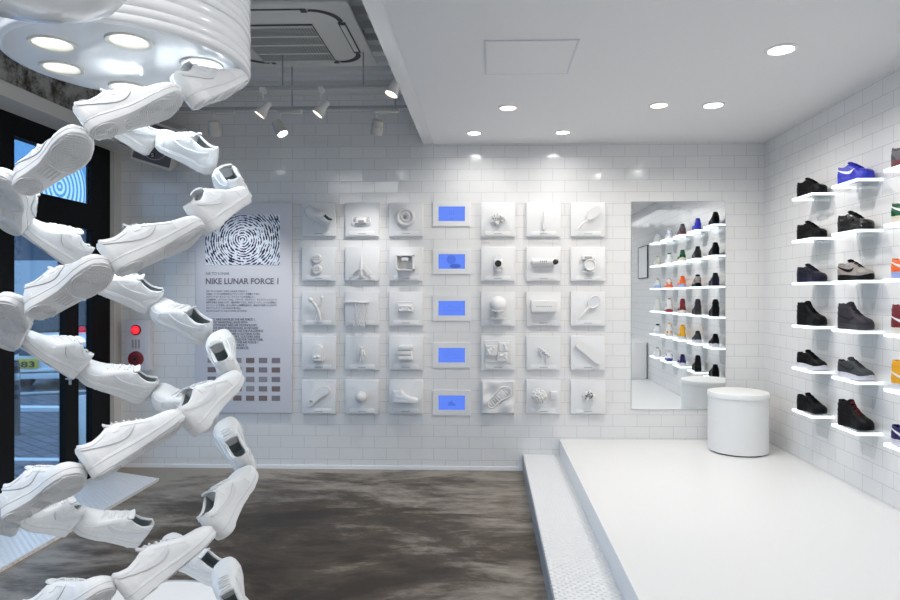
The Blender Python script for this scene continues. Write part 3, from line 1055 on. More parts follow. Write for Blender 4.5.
for (th, z, strand, k) in sorted(shoes, key=lambda q: -q[1]):
    rel = math.degrees((th - vd + PI) % (2 * PI) - PI)
    if -30 <= rel < 15: sec = 'front'
    elif 15 <= rel < 55: sec = 'front right'
    elif 55 <= rel < 115: sec = 'right side'
    elif rel >= 115 or rel < -160: sec = 'back'
    elif -160 <= rel < -120: sec = 'rear left'
    elif -120 <= rel < -70: sec = 'left side'
    else: sec = 'front left'
    i = sect.get(sec, 0); sect[sec] = i + 1
    o = proto if first else copy_tree(proto)
    first = False
    tag(o, 'white low sneaker on the %s of the shoe spiral, %s there' % (sec, NUM[i]), 'sneaker', 'white sneakers forming the hanging spiral')
    rad = Vector((math.cos(th), math.sin(th), 0))
    tan = Vector((-math.sin(th), math.cos(th), 0))
    rise = math.atan2(DZ, 2 * RH * math.sin(STEP / 2)) + PITCH
    fx = (tan * math.cos(rise) + Vector((0, 0, 1)) * math.sin(rise)).normalized()
    up = (Vector((0, 0, 1)) * math.cos(ROLL) - rad * math.sin(ROLL))
    up = (up - fx * up.dot(fx)).normalized()
    sy = up.cross(fx)
    mw = Matrix((fx, sy, up)).transposed().to_4x4()
    ox, oz, oy = (OFF[strand].get(k, (0, 0)) + (0,))[:3]
    mw = Matrix.Translation(Vector((CXH + RH * math.cos(th) + ox / 100, CYH + RH * math.sin(th) + oy / 100, z + oz / 100)) - up * .038 * SC) @ mw @ Matrix.Diagonal((.85, .84, .87, 1))
    o.matrix_world = mw

# ------------------------------------------------------------------ ribbed drum above the spiral
DX, DY, DZ0, DR = -1.003, 1.778, 2.395, .312
o = root('ribbed_ceiling_drum', (DX, DY, DZ0), label='big glossy white ribbed drum hanging from the ceiling above the shoe spiral', cat='light fixture')
prof = [(DR - .012, 0), (DR - .003, .004)]
z = .004; random.seed(3)
while z < 1.40:
    h = random.choice([.022, .026, .030])
    a = random.uniform(-.0012, .001)
    for k in range(7):
        prof.append((DR + a + .0035 * math.sin(PI * k / 6) ** .6, z + h * k / 6))
    z += h
dr = MB().lathe([p for p in prof if p[1] < 1.43], 96, cap=False)
dr.build('ribbed_side', 'drum_side', o, angle=60)
# underside plate with round holes
bm = bmesh.new()
LP = [(.205 * math.cos(R(a)), .205 * math.sin(R(a))) for a in (-123, -63, -4, 60, 123, 180)]
pl = MB().lathe([(DR - .012, 0), (DR - .012, .07), (.0005, .07)], 96, cap=False)
pl.build('top_plate', 'drum_white', o)
outer = [(DR - .012) * math.cos(2 * PI * k / 96) for k in range(96)]
vs = [bm.verts.new(((DR - .012) * math.cos(2 * PI * k / 96), (DR - .012) * math.sin(2 * PI * k / 96), 0)) for k in range(96)]
ed = [bm.edges.new((vs[k], vs[(k + 1) % 96])) for k in range(96)]
HR = .048
for (x, y) in LP:
    hv = [bm.verts.new((x + HR * math.cos(2 * PI * k / 28), y + HR * math.sin(2 * PI * k / 28), 0)) for k in range(28)]
    ed += [bm.edges.new((hv[k], hv[(k + 1) % 28])) for k in range(28)]
bmesh.ops.triangle_fill(bm, edges=ed, use_beauty=True, normal=(0, 0, -1))
me = bpy.data.meshes.new('underside'); bm.to_mesh(me); bm.free(); me.materials.append(M['drum_white'])
q = bpy.data.objects.new('underside', me); COL.objects.link(q); q.parent = o
for (x, y) in LP:
    f = MB().lathe([(.056, -.001), (.054, -.006), (.046, -.003), (.043, .004), (.043, .045)], 36, c=(x, y, 0), cap=False).build('downlight_rim', 'cream_paint', o)
    MB().lathe([(.043, .043), (.001, .043)], 30, c=(x, y, 0)).build('lamp_face', 'lamp_face_cool', f)
    MB().lathe([(.050, .0435), (.050, .05), (.001, .05)], 20, c=(x, y, 0), cap=False).build('lamp_back', 'dark_metal', f)
    light('drum_lamp', 'AREA', (DX + x, DY + y, DZ0 - .008), .5, (.86, .94, 1), .085, spread=140)

# smooth rounded shade in front of the drum
o = root('smooth_white_shade', (-.83, 1.08, 2.262), label='smooth rounded white shade hanging in front of the ribbed drum at the top left', cat='lamp shade')
MB().lathe([(.002, .24), (.10, .235), (.17, .21), (.195, .16), (.20, .11), (.195, .065), (.17, .03), (.12, .008), (.06, .0), (.002, 0)], 64).build('shade', 'drum_side', o)
MB().tube([(0, 0, .2), (0, 0, ZC - 2.262)], .008).build('rod', 'grey_steel', o)

# ------------------------------------------------------------------ round plinth under the spiral
o = root('round_plinth', (DX, DY, 0), label='round white plinth with a softly glowing top under the shoe spiral', cat='plinth')
MB().lathe([(.30, 0), (.32, .01), (.325, .78), (.322, .802), (.308, .808), (.302, .806)], 80, cap=False).build('body', 'drum_side', o)
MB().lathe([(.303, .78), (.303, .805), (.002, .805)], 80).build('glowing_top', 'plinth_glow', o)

# ------------------------------------------------------------------ shelves with sneakers on the right wall
BK = (.004, .004, .0045); DG = (.035, .035, .042); W_ = (.78, .78, .78)
SH = [
 [('low', BK, BK, {}, 'all-black low'), ('low', (.012, .018, .42), (.012, .018, .42), dict(sw=W_), 'royal blue low'), ('low', (.10, .095, .11), (.13, .012, .025), dict(ov=(.07, .065, .075), lace=DG), 'charcoal and maroon low'), ('low', W_, W_, dict(sw=(.05, .08, .5), ov=(.5, .52, .75)), 'white low with blue accents'), ('low', W_, (.7, .7, .7), {}, 'plain white low')],
 [('low', BK, BK, {}, 'matte black low'), ('low', BK, BK, dict(rough=.2), 'glossy black low'), ('low', (.0, .10, .035), (.66, .60, .48), dict(sw=W_, ov=(0, .07, .025)), 'green low with cream sole'), ('low', W_, W_, dict(sw=(0, .13, .05), ov=W_, tong=(.02, .1, .05)), 'white low with green swoosh'), ('low', (.76, .74, .68), (.7, .66, .55), {}, 'cream low')],
 [('low', (.012, .013, .022), (.012, .012, .03), dict(rough=.35), 'black low with dark blue sole'), ('low', (.30, .27, .25), BK, dict(sw=BK, tong=BK, lace=BK, ov=(.22, .2, .19)), 'taupe grey low with black sole'), ('low', (.85, .14, .012), (.30, .37, .66), dict(sw=W_), 'orange low with pale blue sole'), ('low', W_, (.8, .12, .03), dict(ov=(.8, .2, .06), sw=(.8, .16, .03)), 'white and orange low'), ('low', W_, (.33, .45, .72), {}, 'white low with light blue sole')],
 [('high', BK, BK, {}, 'all-black high-top'), ('high', (.04, .037, .045), (.05, .048, .055), dict(sw=(.025, .022, .03)), 'charcoal high-top'), ('high', (.19, .008, .018), (.70, .66, .58), dict(sw=W_, ov=(.15, .008, .015)), 'dark red high-top with off-white sole'), ('high', W_, (.30, .02, .03), dict(sw=(.4, .02, .03), tong=(.4, .02, .03), ov=(.72, .70, .70)), 'white high-top with red trim'), ('high', (.75, .74, .70), (.7, .68, .62), {}, 'pale cream high-top')],
 [('low', BK, (.62, .60, .66), {}, 'black low with white sole'), ('low', (.05, .055, .06), (.60, .58, .64), dict(sw=(.03, .03, .035)), 'dark grey low with white sole'), ('high', (.83, .40, .01), (.66, .66, .70), dict(sw=W_, ov=(.78, .36, .01)), 'yellow high-top with white sole'), ('high', W_, (.7, .68, .70), dict(ov=(.8, .42, .02), tong=(.8, .42, .02)), 'white high-top with yellow trim'), ('low', W_, (.62, .62, .68), dict(tong=BK), 'white low with black tongue')],
 [('low', BK, BK, {}, 'plain black low'), ('high', (.010, .009, .010), BK, dict(lace=(.16, .01, .015)), 'black high-top with dark red laces'), ('low', (.018, .010, .10), (.62, .60, .66), dict(sw=W_, tong=(.02, .01, .1)), 'navy low with white swoosh'), ('low', W_, (.05, .04, .30), dict(sw=(.05, .04, .3)), 'white low with navy sole'), ('low', (.76, .76, .76), (.70, .70, .72), dict(sw=(.6, .6, .62)), 'white low with grey swoosh')],
]
ROWN = ['top', 'second', 'third', 'fourth', 'fifth', 'bottom']
COLN = ['farthest', 'second-farthest', 'middle', 'fourth', 'nearest']
sh0 = None
CN5 = ['first', 'second', 'third', 'fourth', 'fifth']
near = [5.125, 4.505, 3.88, 3.25, 2.62]
for r_ in range(6):
    for c_ in range(5):
        z = 2.555 - .3515 * r_
        y0 = near[c_]; L_ = .31
        if sh0 is None:
            sh0 = root('wall_shelf')
            B((-.165, 0, -.014), (-.003, L_, 0)).build('shelf_panel', 'acrylic_clear', sh0, smooth=False)
            g = MB().box((-.175, -.010, -.018), (-.165, L_ + .010, .001)).box((-.1655, -.010, -.018), (-.002, 0, .001)).box((-.1655, L_, -.018), (-.002, L_ + .01, .001))
            g.build('lit_edge', 'edge_glow', sh0, smooth=False)
            bp_ = MB().prism([(.03, -.02), (.28, -.02), (.24, -.20), (.08, -.20)], -.010, -.006, 'x').prism([(.03, -.02), (.28, -.02), (.28, -.0255), (.03, -.0255)], -.13, -.010, 'x')
            bp_.build('bracket_plate', 'acrylic_thin', sh0, smooth=False)
            sv = sh0
        else:
            sv = copy_tree(sh0)
        sv.location = (XR, y0, z)
        kind, up, so, kw, lab = SH[r_][c_]
        tag(sv, 'glowing acrylic wall shelf, %s row, %s from the back wall' % (ROWN[r_], CN5[c_]), 'shelf', 'lit acrylic shelves on the right wall')
        kw = dict(kw)
        o = sneaker(kind, up, so, tread=False, **kw)
        tag(o, '%s sneaker on the %s shelf row, %s from back wall' % (lab, ROWN[r_], CN5[c_]), 'sneaker', 'coloured sneakers on the right wall shelves')
        o.rotation_euler = (0, 0, R(-90 + 14))
        o.location = (XR - .098, y0 + .147, z + .003)
        o.scale = (1.05, 1.08, 1.2) if kind == 'low' else (1.05, 1.08, 1.22)

# ------------------------------------------------------------------ boards with white objects on the back wall
cols = [318.7, 362, 406, 498, 543.5, 588]
rws_ = [(203, 236), (247, 281), (291.5, 326), (336, 370), (380, 414)]
BN = ['white running shoe', 'white clasp', 'white ringed disc', 'popcorn pile', 'thin upright needle', 'white paddle',
      'pair of slotted pucks', 'small jet plane', 'open box', 'black-lensed camera', 'white roll with dark end', 'round basin',
      'forked figure', 'basketball net', 'cassette player', 'domed helmet', 'plain white block', 'tennis racket',
      'arched mailbox', 'tiny astronaut', 'stacked slabs', 'collage of tiles', 'bead chain', 'skateboard deck',
      'shoe insole', 'white ball', 'high-top model shoe', 'boot print', 'fluffy ball', 'dark-speckled cluster']
RN = ['top', 'second', 'third', 'fourth', 'bottom']
CN = ['first', 'second', 'third', 'fourth', 'fifth', 'sixth']
b0 = None
BP = {}
for r_, (ya, yb) in enumerate(rws_):
    for c_, cx in enumerate(cols):
        X = wall_x(cx, 6.36); Z = wall_z((ya + yb) / 2, 6.36, X)
        if b0 is None:
            b0 = root('display_board')
            B((-.168, -.040, -.168), (.168, 0, .168), .002).build('board', 'board_white', b0)
            lp = B((-.125, -.046, -.160), (.125, -.0401, -.118), .002).build('label_plate', 'board_white', b0)
            B((-.04, -.0472, -.145), (.04, -.0458, -.139)).build('caption', 'caption_grey', b0)
            q = b0
        else: q = copy_tree(b0)
        q.location = (X, YB, Z)
        tag(q, 'white wall board behind the %s, %s row, %s column' % (BN[r_ * 6 + c_], RN[r_], CN[c_]), 'display board', 'white display boards on the back wall')
        BP[(r_, c_)] = (X, YB - .0405, Z)


def item(r_, c_, name, label, cat, dx=0, dz=0):
    p = BP[(r_, c_)]
    return root(name, (p[0] + dx, p[1], p[2] + dz), label=label, cat=cat)


W = 'model_white'
# first column
o = copy_tree(proto); tag(o, 'white running shoe tilted toe-up on the top left board', 'sneaker'); del o['group']
fx = Vector((-.80, -.22, .55)).normalized(); up = Vector((.42, -.62, .55)); up = (up - fx * up.dot(fx)).normalized(); sy = up.cross(fx)
p = BP[(0, 0)]
o.matrix_world = Matrix.Translation((p[0] - .005, p[1] - .075, p[2] - .0)) @ Matrix((fx, sy, up)).transposed().to_4x4() @ Matrix.Diagonal((1.05, 1.05, 1.05, 1))
o = item(1, 0, 'slotted_pucks', 'upper round slotted puck on the left column second board', 'puck')
def puck(o, z):
    MB().lathe([(.044, 0), (.048, .006), (.048, .022), (.042, .028), (.002, .028)], 30, 'y', c=(0, 0, z)).build('puck', W, o)
    g = MB()
    for i in range(4):
        for j in (-1, 1): g.box((-.03 + i * .016, -.0305, z + j * .011 - .006), (-.023 + i * .016, -.0278, z + j * .011 + .006))
    g.build('slots', 'model_grey', o)
puck(o, .055)
o.name = 'slotted_puck'; o.location.x += -.015
o = item(1, 0, 'slotted_puck', 'lower round slotted puck on the left column second board', 'puck', dx=-.015)
puck(o, -.055)
o = item(2, 0, 'forked_figure', 'small white forked athlete figure with raised limbs on the left column middle board', 'figurine')
MB().tube([(.03, -.03, -.12), (.012, -.035, -.04), (-.01, -.04, .02), (-.05, -.05, .07), (-.075, -.05, .10)], [.008, .014, .017, .012, .012], 10).tube([(-.01, -.04, .015), (.03, -.04, .055), (.045, -.05, .10)], [.014, .011, .009], 10).tube([(.0, -.035, -.03), (-.035, -.03, -.12)], [.013, .007], 10).ball((-.068, -.052, .088), .024).ball((.045, -.05, .112), .018).build('figure', W, o)
o = item(3, 0, 'arched_mailbox', 'white arched mailbox-like block on the left column fourth board', 'model')
arch = [(-.055, -.075), (.055, -.075)] + [(.055 * math.cos(a), .035 + .05 * math.sin(a)) for a in [PI * k / 14 for k in range(15)]]
MB().prism(arch, -.07, 0).build('body', W, o)
MB().prism([(x * .78, z * .78 - .006) for x, z in arch], -.078, -.069).build('front_panel', 'board_white', o)
MB().box((-.04, -.1, -.075), (.04, -.07, -.045), .008).ball((-.015, -.095, -.035), .018).ball((.02, -.095, -.03), .016).build('lower_block', W, o)
o = item(4, 0, 'shoe_insole', 'flat white shoe insole lying diagonally on the bottom left board', 'insole')
ins = [(t, half(t)) for t in STA]
poly = [((t - .5) * LEN * .95, h_ * .95 + cen(t)) for t, h_ in ins] + [((t - .5) * LEN * .95, -h_ * .95 + cen(t)) for t, h_ in reversed(ins[1:-1])]
an = R(43)
def rot2(p, a): return (p[0] * math.cos(a) - p[1] * math.sin(a), p[0] * math.sin(a) + p[1] * math.cos(a))
MB().prism([rot2(p, an) for p in poly], -.022, 0).build('body', W, o, loc=(0, 0, .01))
MB().prism([rot2((p[0] * .8, p[1] * .75), an) for p in poly], -.027, -.021).build('footbed', 'board_white', o, loc=(0, 0, .01))
B((-.085, -.030, -.06), (-.055, -.0265, -.04)).build('heel_mark', 'caption_grey', o, loc=(0, 0, .01))
# second column
o = item(0, 1, 'arched_clasp', 'low wide white clasp with grey centre on the second column top board', 'clasp', dz=-.01)
MB().box((-.055, -.05, -.035), (.055, 0, .025), .012).build('body', W, o)
MB().box((-.028, -.055, -.025), (.028, -.045, .0), .003).build('centre', 'model_grey', o)
for sg in (-1, 1): MB().tube([(sg * .05, -.03, .03), (sg * .085, -.035, .025), (sg * .088, -.035, -.02), (sg * .05, -.03, -.032)], .007, 8).build('handle', W, o)
o = item(1, 1, 'jet_plane', 'small white swept-wing jet plane model pointing up on the second column', 'model plane', dz=-.02)
MB().tube([(0, -.04, .125), (0, -.04, .08), (0, -.04, .0), (0, -.04, -.10)], [.002, .011, .016, .011], 12).build('fuselage', W, o)
for sg in (-1, 1):
    MB().prism([(sg * .01, .045), (sg * .105, -.075), (sg * .10, -.085), (sg * .03, -.035), (sg * .01, -.04)], -.046, -.036).build('wing', W, o)
    MB().prism([(sg * .01, -.055), (sg * .035, -.095), (sg * .01, -.09)], -.044, -.038).build('tail_fin', W, o)
MB().prism([(-.095, -.1), (-.07, -.1), (-.0, -.0), (-.006, .0)], -.040, 0).build('stand', W, o) if False else MB().tube([(0, -.04, -.02), (0, 0, -.02)], .006).build('stand', W, o)
o = item(2, 1, 'basketball_hoop', 'white basketball hoop with a long hanging net on the second column', 'basketball hoop', dz=.065)
MB().box((-.19, -.02, -.008), (.075, 0, .012), .003).build('back_bar', W, o)
rim = [(.01 + .065 * math.cos(2 * PI * k / 24), -.09 + .065 * math.sin(2 * PI * k / 24), 0) for k in range(25)]
MB().tube(rim, .005, 6, cap=False).build('rim', W, o)
nt_ = MB()
for k in range(10):
    for sg in (1, -1):
        pts = []
        for j in range(9):
            a = 2 * PI * k / 10 + sg * j * PI / 10
            rr = .065 * (1 - .35 * math.sin(PI * min(j, 6) / 12)) + (.0 if j < 6 else .006 * (j - 5))
            pts.append((.01 - .012 * j / 8 * 2 + rr * math.cos(a), -.09 + rr * math.sin(a), -j * .031))
        nt_.tube(pts, .0020, 5)
nt_.build('net', W, o)
o = item(3, 1, 'astronaut_figurine', 'tiny white astronaut figurine standing on the second column fourth board', 'figurine', dz=0)
MB().tube([(0, -.03, -.02), (0, -.03, .03)], [.018, .021], 12).tube([(-.010, -.03, -.02), (-.013, -.03, -.075)], [.011, .008], 8).tube([(.010, -.03, -.02), (.014, -.03, -.075)], [.011, .008], 8).tube([(-.02, -.03, .025), (-.033, -.035, -.015)], .008, 8).tube([(.02, -.03, .025), (.033, -.035, -.015)], .008, 8).box((-.016, -.03, -.01), (.016, -.0, .032), .004).ball((0, -.032, .052), .019).build('body', W, o)
o = item(4, 1, 'white_ball', 'smooth white ball fixed on the second column bottom board', 'ball', dz=.008)
MB().ball((0, -.0585, 0), .056, 32).build('sphere', W, o)
MB().tube([(.0565 * math.cos(a), -.0585 - .0565 * math.sin(a) * .5, .0565 * math.sin(a) * .86) for a in [2 * PI * k / 30 for k in range(31)]], .0012, 5).build('seam', 'model_grey', o)
# third column
o = item(0, 2, 'ringed_disc', 'round white disc of concentric rings on the third column top board', 'disc', dz=.02)
MB().lathe([(.088, 0), (.092, .008), (.092, .045), (.082, .055), (.070, .055), (.062, .040), (.050, .038), (.046, .050), (.036, .052), (.030, .036), (.018, .034), (.016, .046), (.002, .046)], 48, 'y').build('wheel', W, o)
MB().lathe([(.017, .0455), (.014, .050), (.002, .050)], 24, 'y').build('hub', 'model_grey', o)
o = item(1, 2, 'open_box', 'open white cube box holding a small jar on the third column', 'box', dz=.01)
m_ = MB()
for a in (((-.085, -.10, -.075), (-.075, 0, .075)), ((.075, -.10, -.075), (.085, 0, .075)), ((-.085, -.10, .065), (.085, 0, .075)), ((-.085, -.10, -.075), (.085, 0, -.065)), ((-.075, -.008, -.065), (.075, 0, .065))): m_.box(*a)
m_.build('case', W, o)
MB().box((-.035, -.085, .015), (.035, -.01, .060), .012).build('jar', 'board_white', o)
o = item(2, 2, 'cassette_player', 'white portable cassette player with handle and two speakers on the third column', 'radio', dz=.01)
B((-.075, -.045, -.04), (.075, 0, .03), .008).build('body', W, o)
for sg in (-1, 1): MB().lathe([(.024, .043), (.024, .050), (.018, .052), (.014, .046), (.002, .046)], 24, 'y', c=(sg * .046, 0, -.012)).build('speaker', W, o)
MB().tube([(-.075, -.022, .02), (-.08, -.022, .056), (.08, -.022, .056), (.075, -.022, .02)], .005, 8).build('handle', W, o)
B((-.05, -.05, .012), (.05, -.043, .024), .002).build('tuner', 'board_white', o)
o = item(3, 2, 'stacked_slabs', 'three stacked white slabs on the third column fourth board', 'slab stack', dx=.0, dz=.01)
for k, (dx, w2) in enumerate(((0, .072), (-.004, .066), (.002, .070))):
    B((-w2 + dx, -.07, -.075 + k * .05), (w2 + dx, 0, -.035 + k * .05), .006).build('slab', W, o)
B((-.06, -.05, -.07), (.06, 0, .07)).build('core', 'board_white', o)
hs = sneaker('high', (.78, .77, .77), (.78, .77, .77), tread=False)
tag(hs, 'white high-top model shoe, toe right, on the third column bottom board', 'sneaker')
p = BP[(4, 2)]
hs.location = (p[0] + .0, p[1] - .055, p[2] - .045); hs.rotation_euler = (0, 0, R(-8)); hs.scale = (.95, .95, .8)
# fourth column
random.seed(11)
def cluster(o, n, r, col, sx=1, sz=1, bs=.016, name='kernels', y0=-.02):
    m_ = MB()
    for _ in range(n):
        a = random.uniform(0, 2 * PI); q_ = r * math.sqrt(random.random())
        m_.ball((q_ * math.cos(a) * sx, y0 - random.random() * .035, q_ * math.sin(a) * sz), bs * random.uniform(.6, 1.2), 8)
    return m_.build(name, col, o)
o = item(0, 3, 'popcorn_pile', 'rough little pile of popcorn-like white lumps on the fourth column', 'popcorn')
cluster(o, 55, .062, W, 1.0, .9, .013); cluster(o, 9, .05, 'model_grey', 1, .9, .006, 'grey_bits', -.035)  # small grey lumps scattered among the white ones
MB().ball((-.065, -.012, -.03), .012, 8).build('loose_kernel', W, o)
o = item(1, 3, 'lensed_camera', 'white camera body with a round black lens on the fourth column', 'camera', dz=-.0)
B((-.045, -.06, -.045), (.045, 0, .045), .010).build('body', W, o)
MB().lathe([(.042, .058), (.042, .085), (.034, .088)], 30, 'y').build('lens_barrel', W, o)
MB().lathe([(.033, .0885), (.030, .091), (.002, .091)], 30, 'y').build('lens', 'model_black', o)
MB().lathe([(.036, 0), (.036, .02)], 24, 'y', c=(0, 0, .06)).build('top_knob', 'poster_panel', o)
MB().ball((0, -.05, -.062), .032, 16, (1, .7, .6)).build('lower_grip', W, o)
o = item(2, 3, 'domed_helmet', 'large white domed helmet on a small stand on the fourth column', 'helmet', dz=.04)
MB().ball((0, -.085, 0), .085, 32).build('shell', W, o)
MB().tube([(-.078, -.09, -.03), (-.055, -.14, -.055), (0, -.16, -.062), (.055, -.14, -.055)], .007, 8).build('visor_band', 'board_white', o)
MB().tube([(0, -.07, -.07), (0, -.05, -.12)], [.02, .025], 12).box((-.06, -.09, -.145), (.06, 0, -.12), .004).build('stand', W, o)
o = item(3, 3, 'tile_collage', 'framed collage of overlapping white relief tiles on the fourth column', 'relief', dz=.015)
B((-.135, -.012, -.11), (.135, 0, .11), .003).build('frame', W, o)
for (a, c, w2, h2, dd) in ((-.065, .01, .055, .05, .035), (.06, .045, .05, .045, .03), (.045, -.05, .05, .045, .045)):
    q = B((a - w2, -dd, c - h2), (a + w2, -.01, c + h2), .003).build('tile', W, o)
    m_ = MB()
    for _ in range(6): m_.ball((a + random.uniform(-.6, .6) * w2, -dd - .002, c + random.uniform(-.6, .6) * h2), random.uniform(.010, .018), 8, (1, .5, 1))
    m_.build('relief', 'board_white', q)
o = item(4, 3, 'boot_print', 'white boot print pressed in moon dust on the fourth column bottom board', 'relief', dz=.0)
g = MB(); rows = []
for i in range(25):
    rows.append([])
    for j in range(25):
        x, z = -.165 + .33 * i / 24, -.165 + .33 * j / 24
        e_ = min(i, 24 - i, j, 24 - j)
        hgt = .021 + .008 * math.sin(31 * x + 17 * z) + .006 * math.sin(47 * z - 22 * x + 1)
        rows[-1].append((x, 0 if e_ == 0 else -hgt, z))
g.grid(rows); g.build('dust', W, o)
pr_ = [rot2((p[0] * 1.0, p[1] * 1.15), R(43)) for p in poly]
MB().tube([(p[0], -.027, p[1]) for p in pr_ + pr_[:1]], .008, 6, cap=False).build('print_rim', W, o, loc=(.01, 0, .0))
m_ = MB()
for k in range(9):
    t = -.11 + k * .028
    hw_ = .03 * (1 if k < 5 else 1.25)
    a_ = rot2((t, -hw_), R(43)); c_2 = rot2((t, hw_), R(43))
    m_.tube([(a_[0] + .01, -.027, a_[1]), (c_2[0] + .01, -.027, c_2[1])], .006, 6)
m_.build('print_bars', W, o)
# fifth column
o = item(0, 4, 'upright_needle', 'thin white upright needle with a small base on the fifth column', 'needle', dz=-.01)
MB().tube([(0, -.03, .10), (0, -.03, .02), (0, -.03, -.05)], [.002, .007, .008], 10).build('shaft', W, o)
MB().box((-.008, -.04, -.10), (.008, 0, -.05), .003).tube([(.005, -.03, -.05), (.015, -.03, -.075), (.008, -.03, -.095)], .005, 8).build('grip', 'poster_panel', o)
o = item(1, 4, 'horizontal_roll', 'white roll lying sideways with a dark end on the fifth column', 'roll', dx=-.01, dz=.01)
MB().tube([(-.12, -.05, .01), (-.10, -.055, .01), (.10, -.055, .01), (.12, -.052, .01)], [.02, .034, .036, .034], 24).build('roll', W, o)
MB().ball((.115, -.066, .008), .034, 20, (1.1, .9, .82)).build('dark_end', 'model_black', o)
m_ = MB()
for k in range(4): m_.box((-.03 + k * .018, -.0935, .0), (-.02 + k * .018, -.088, .02))
m_.build('printed_marks', 'caption_grey', o)
B((-.105, -.095, -.13), (.115, 0, -.03), .004).build('pedestal', W, o) if False else B((-.10, -.06, -.035), (.10, 0, -.02), .003).build('cradle', W, o)
o = item(2, 4, 'plain_block', 'plain white rectangular block with faint lettering on the fifth column', 'block', dz=.025)
B((-.125, -.085, -.055), (.125, 0, .055), .003).build('body', W, o)
m_ = MB()
for k in range(9): m_.box((-.08 + k * .018, -.0862, -.006), (-.070 + k * .018, -.0848, .003))
m_.build('lettering', 'caption_grey', o)
o = item(3, 4, 'bead_chain', 'short diagonal chain of white beads on the fifth column', 'bead chain', dx=-.0, dz=.0)
for k in range(5):
    MB().ball((-.05 + k * .024, -.03, .05 - k * .020), .016, 12).build('bead', W, o)
    MB().ball((-.038 + k * .024, -.05, .056 - k * .020), .011, 10).build('bead', W, o)
MB().tube([(-.02, -.02, .0), (-.02, -.01, -.08)], .003, 6).tube([(.02, -.02, -.03), (.02, -.01, -.10)], .003, 6).build('string', W, o)
o = item(4, 4, 'fluffy_ball', 'rough fluffy white ball beside a small cube on the fifth column bottom board', 'ball', dx=-.05, dz=.02)
m_ = MB().ball((0, -.080, 0), .062, 20)
for k in range(150):
    a = random.uniform(0, 2 * PI); q_ = random.uniform(-1, 1)
    s_ = math.sqrt(1 - q_ * q_)
    if s_ * math.sin(a) > .6: continue
    m_.ball((.066 * s_ * math.cos(a), -.080 + .066 * s_ * math.sin(a), .066 * q_), .011, 6)
m_.build('body', W, o)
MB().tube([(0, -.03, 0), (0, .0, 0)], .015).build('peg', W, o)
o = item(4, 4, 'small_cube', 'small pale cube to the right of the fluffy ball on the fifth column bottom board', 'cube', dx=.10, dz=.02)
B((-.035, -.04, -.04), (.035, 0, .04), .004).build('body', 'board_white', o)
B((-.022, -.043, -.025), (.022, -.0395, .02), .002).build('front_plate', 'poster_panel', o)
# sixth column
def racket(o, a0, L1, L2, wd, thick, mesh_):
    d_ = Vector((math.cos(a0), 0, math.sin(a0))); n_ = Vector((-math.sin(a0), 0, math.cos(a0)))
    c = d_ * (L2 * .5)
    MB().tube([-d_ * L1 + Vector((0, -.035, 0)), -d_ * (L1 * .4) + Vector((0, -.035, 0)), Vector((0, -.035, 0))], [.013, .012, .008], 10).build('handle', W, o)
    pts = [c + d_ * (L2 * .5 * math.cos(2 * PI * k / 32)) + n_ * (wd * math.sin(2 * PI * k / 32)) + Vector((0, -.035, 0)) for k in range(33)]
    if mesh_:
        MB().tube(pts, thick, 8, cap=False).build('hoop', W, o)
        MB().prism([(p.x, p.z) for p in pts[:-1]], -.036, -.033).build('strings', 'poster_panel', o)
    else:
        MB().prism([(p.x, p.z) for p in pts[:-1]], -.045, -.028).build('blade', W, o)
o = item(0, 5, 'white_paddle', 'long pale paddle laid diagonally on the top right board', 'paddle', dx=.0, dz=.0)
racket(o, R(45), .13, .17, .042, .01, False)
o.location.x -= .01; o.location.z -= .0
o = item(1, 5, 'round_basin', 'white wall basin with a round drum front on the sixth column', 'basin', dz=.01)
B((-.065, -.05, .03), (.065, 0, .07), .006).build('shelf', W, o)
B((-.04, -.055, .04), (.03, -.049, .062), .002).build('control', 'caption_grey', o)
MB().lathe([(.056, 0), (.060, .05), (.056, .07), (.048, .072), (.042, .060), (.002, .058)], 36, 'y', c=(.01, 0, -.022)).build('drum', W, o)
B((-.045, -.05, -.095), (.06, 0, -.082), .003).build('foot', W, o)
o = item(2, 5, 'tennis_racket', 'small tennis racket with grey strings laid diagonally on the sixth column', 'tennis racket', dx=.01, dz=.02)
racket(o, R(48), .13, .13, .048, .007, True)
o = item(3, 5, 'skateboard_deck', 'rounded white skateboard deck lying diagonally on the sixth column', 'skateboard')
dk = []
for k in range(13): a = -PI / 2 + PI * k / 12; dk.append((.12 + .035 * math.cos(a), .035 * math.sin(a)))
for k in range(13): a = PI / 2 + PI * k / 12; dk.append((-.12 + .035 * math.cos(a), .035 * math.sin(a)))
MB().prism([rot2(p, R(-40)) for p in dk], -.045, -.030).build('deck', W, o, loc=(0, 0, .01))
MB().tube([(-.07, -.03, .07), (-.07, 0, .07)], .012).build('truck', W, o)
MB().tube([(.07, -.03, -.05), (.07, 0, -.05)], .012).build('truck', W, o)
o = item(4, 5, 'speckled_cluster', 'white cluster with black and red specks on the bottom right board', 'model', dz=.02)
cluster(o, 40, .055, W, 1.2, .8, .014, 'lumps'); cluster(o, 12, .045, 'model_black', 1.1, .8, .007, 'dark_specks', -.045)

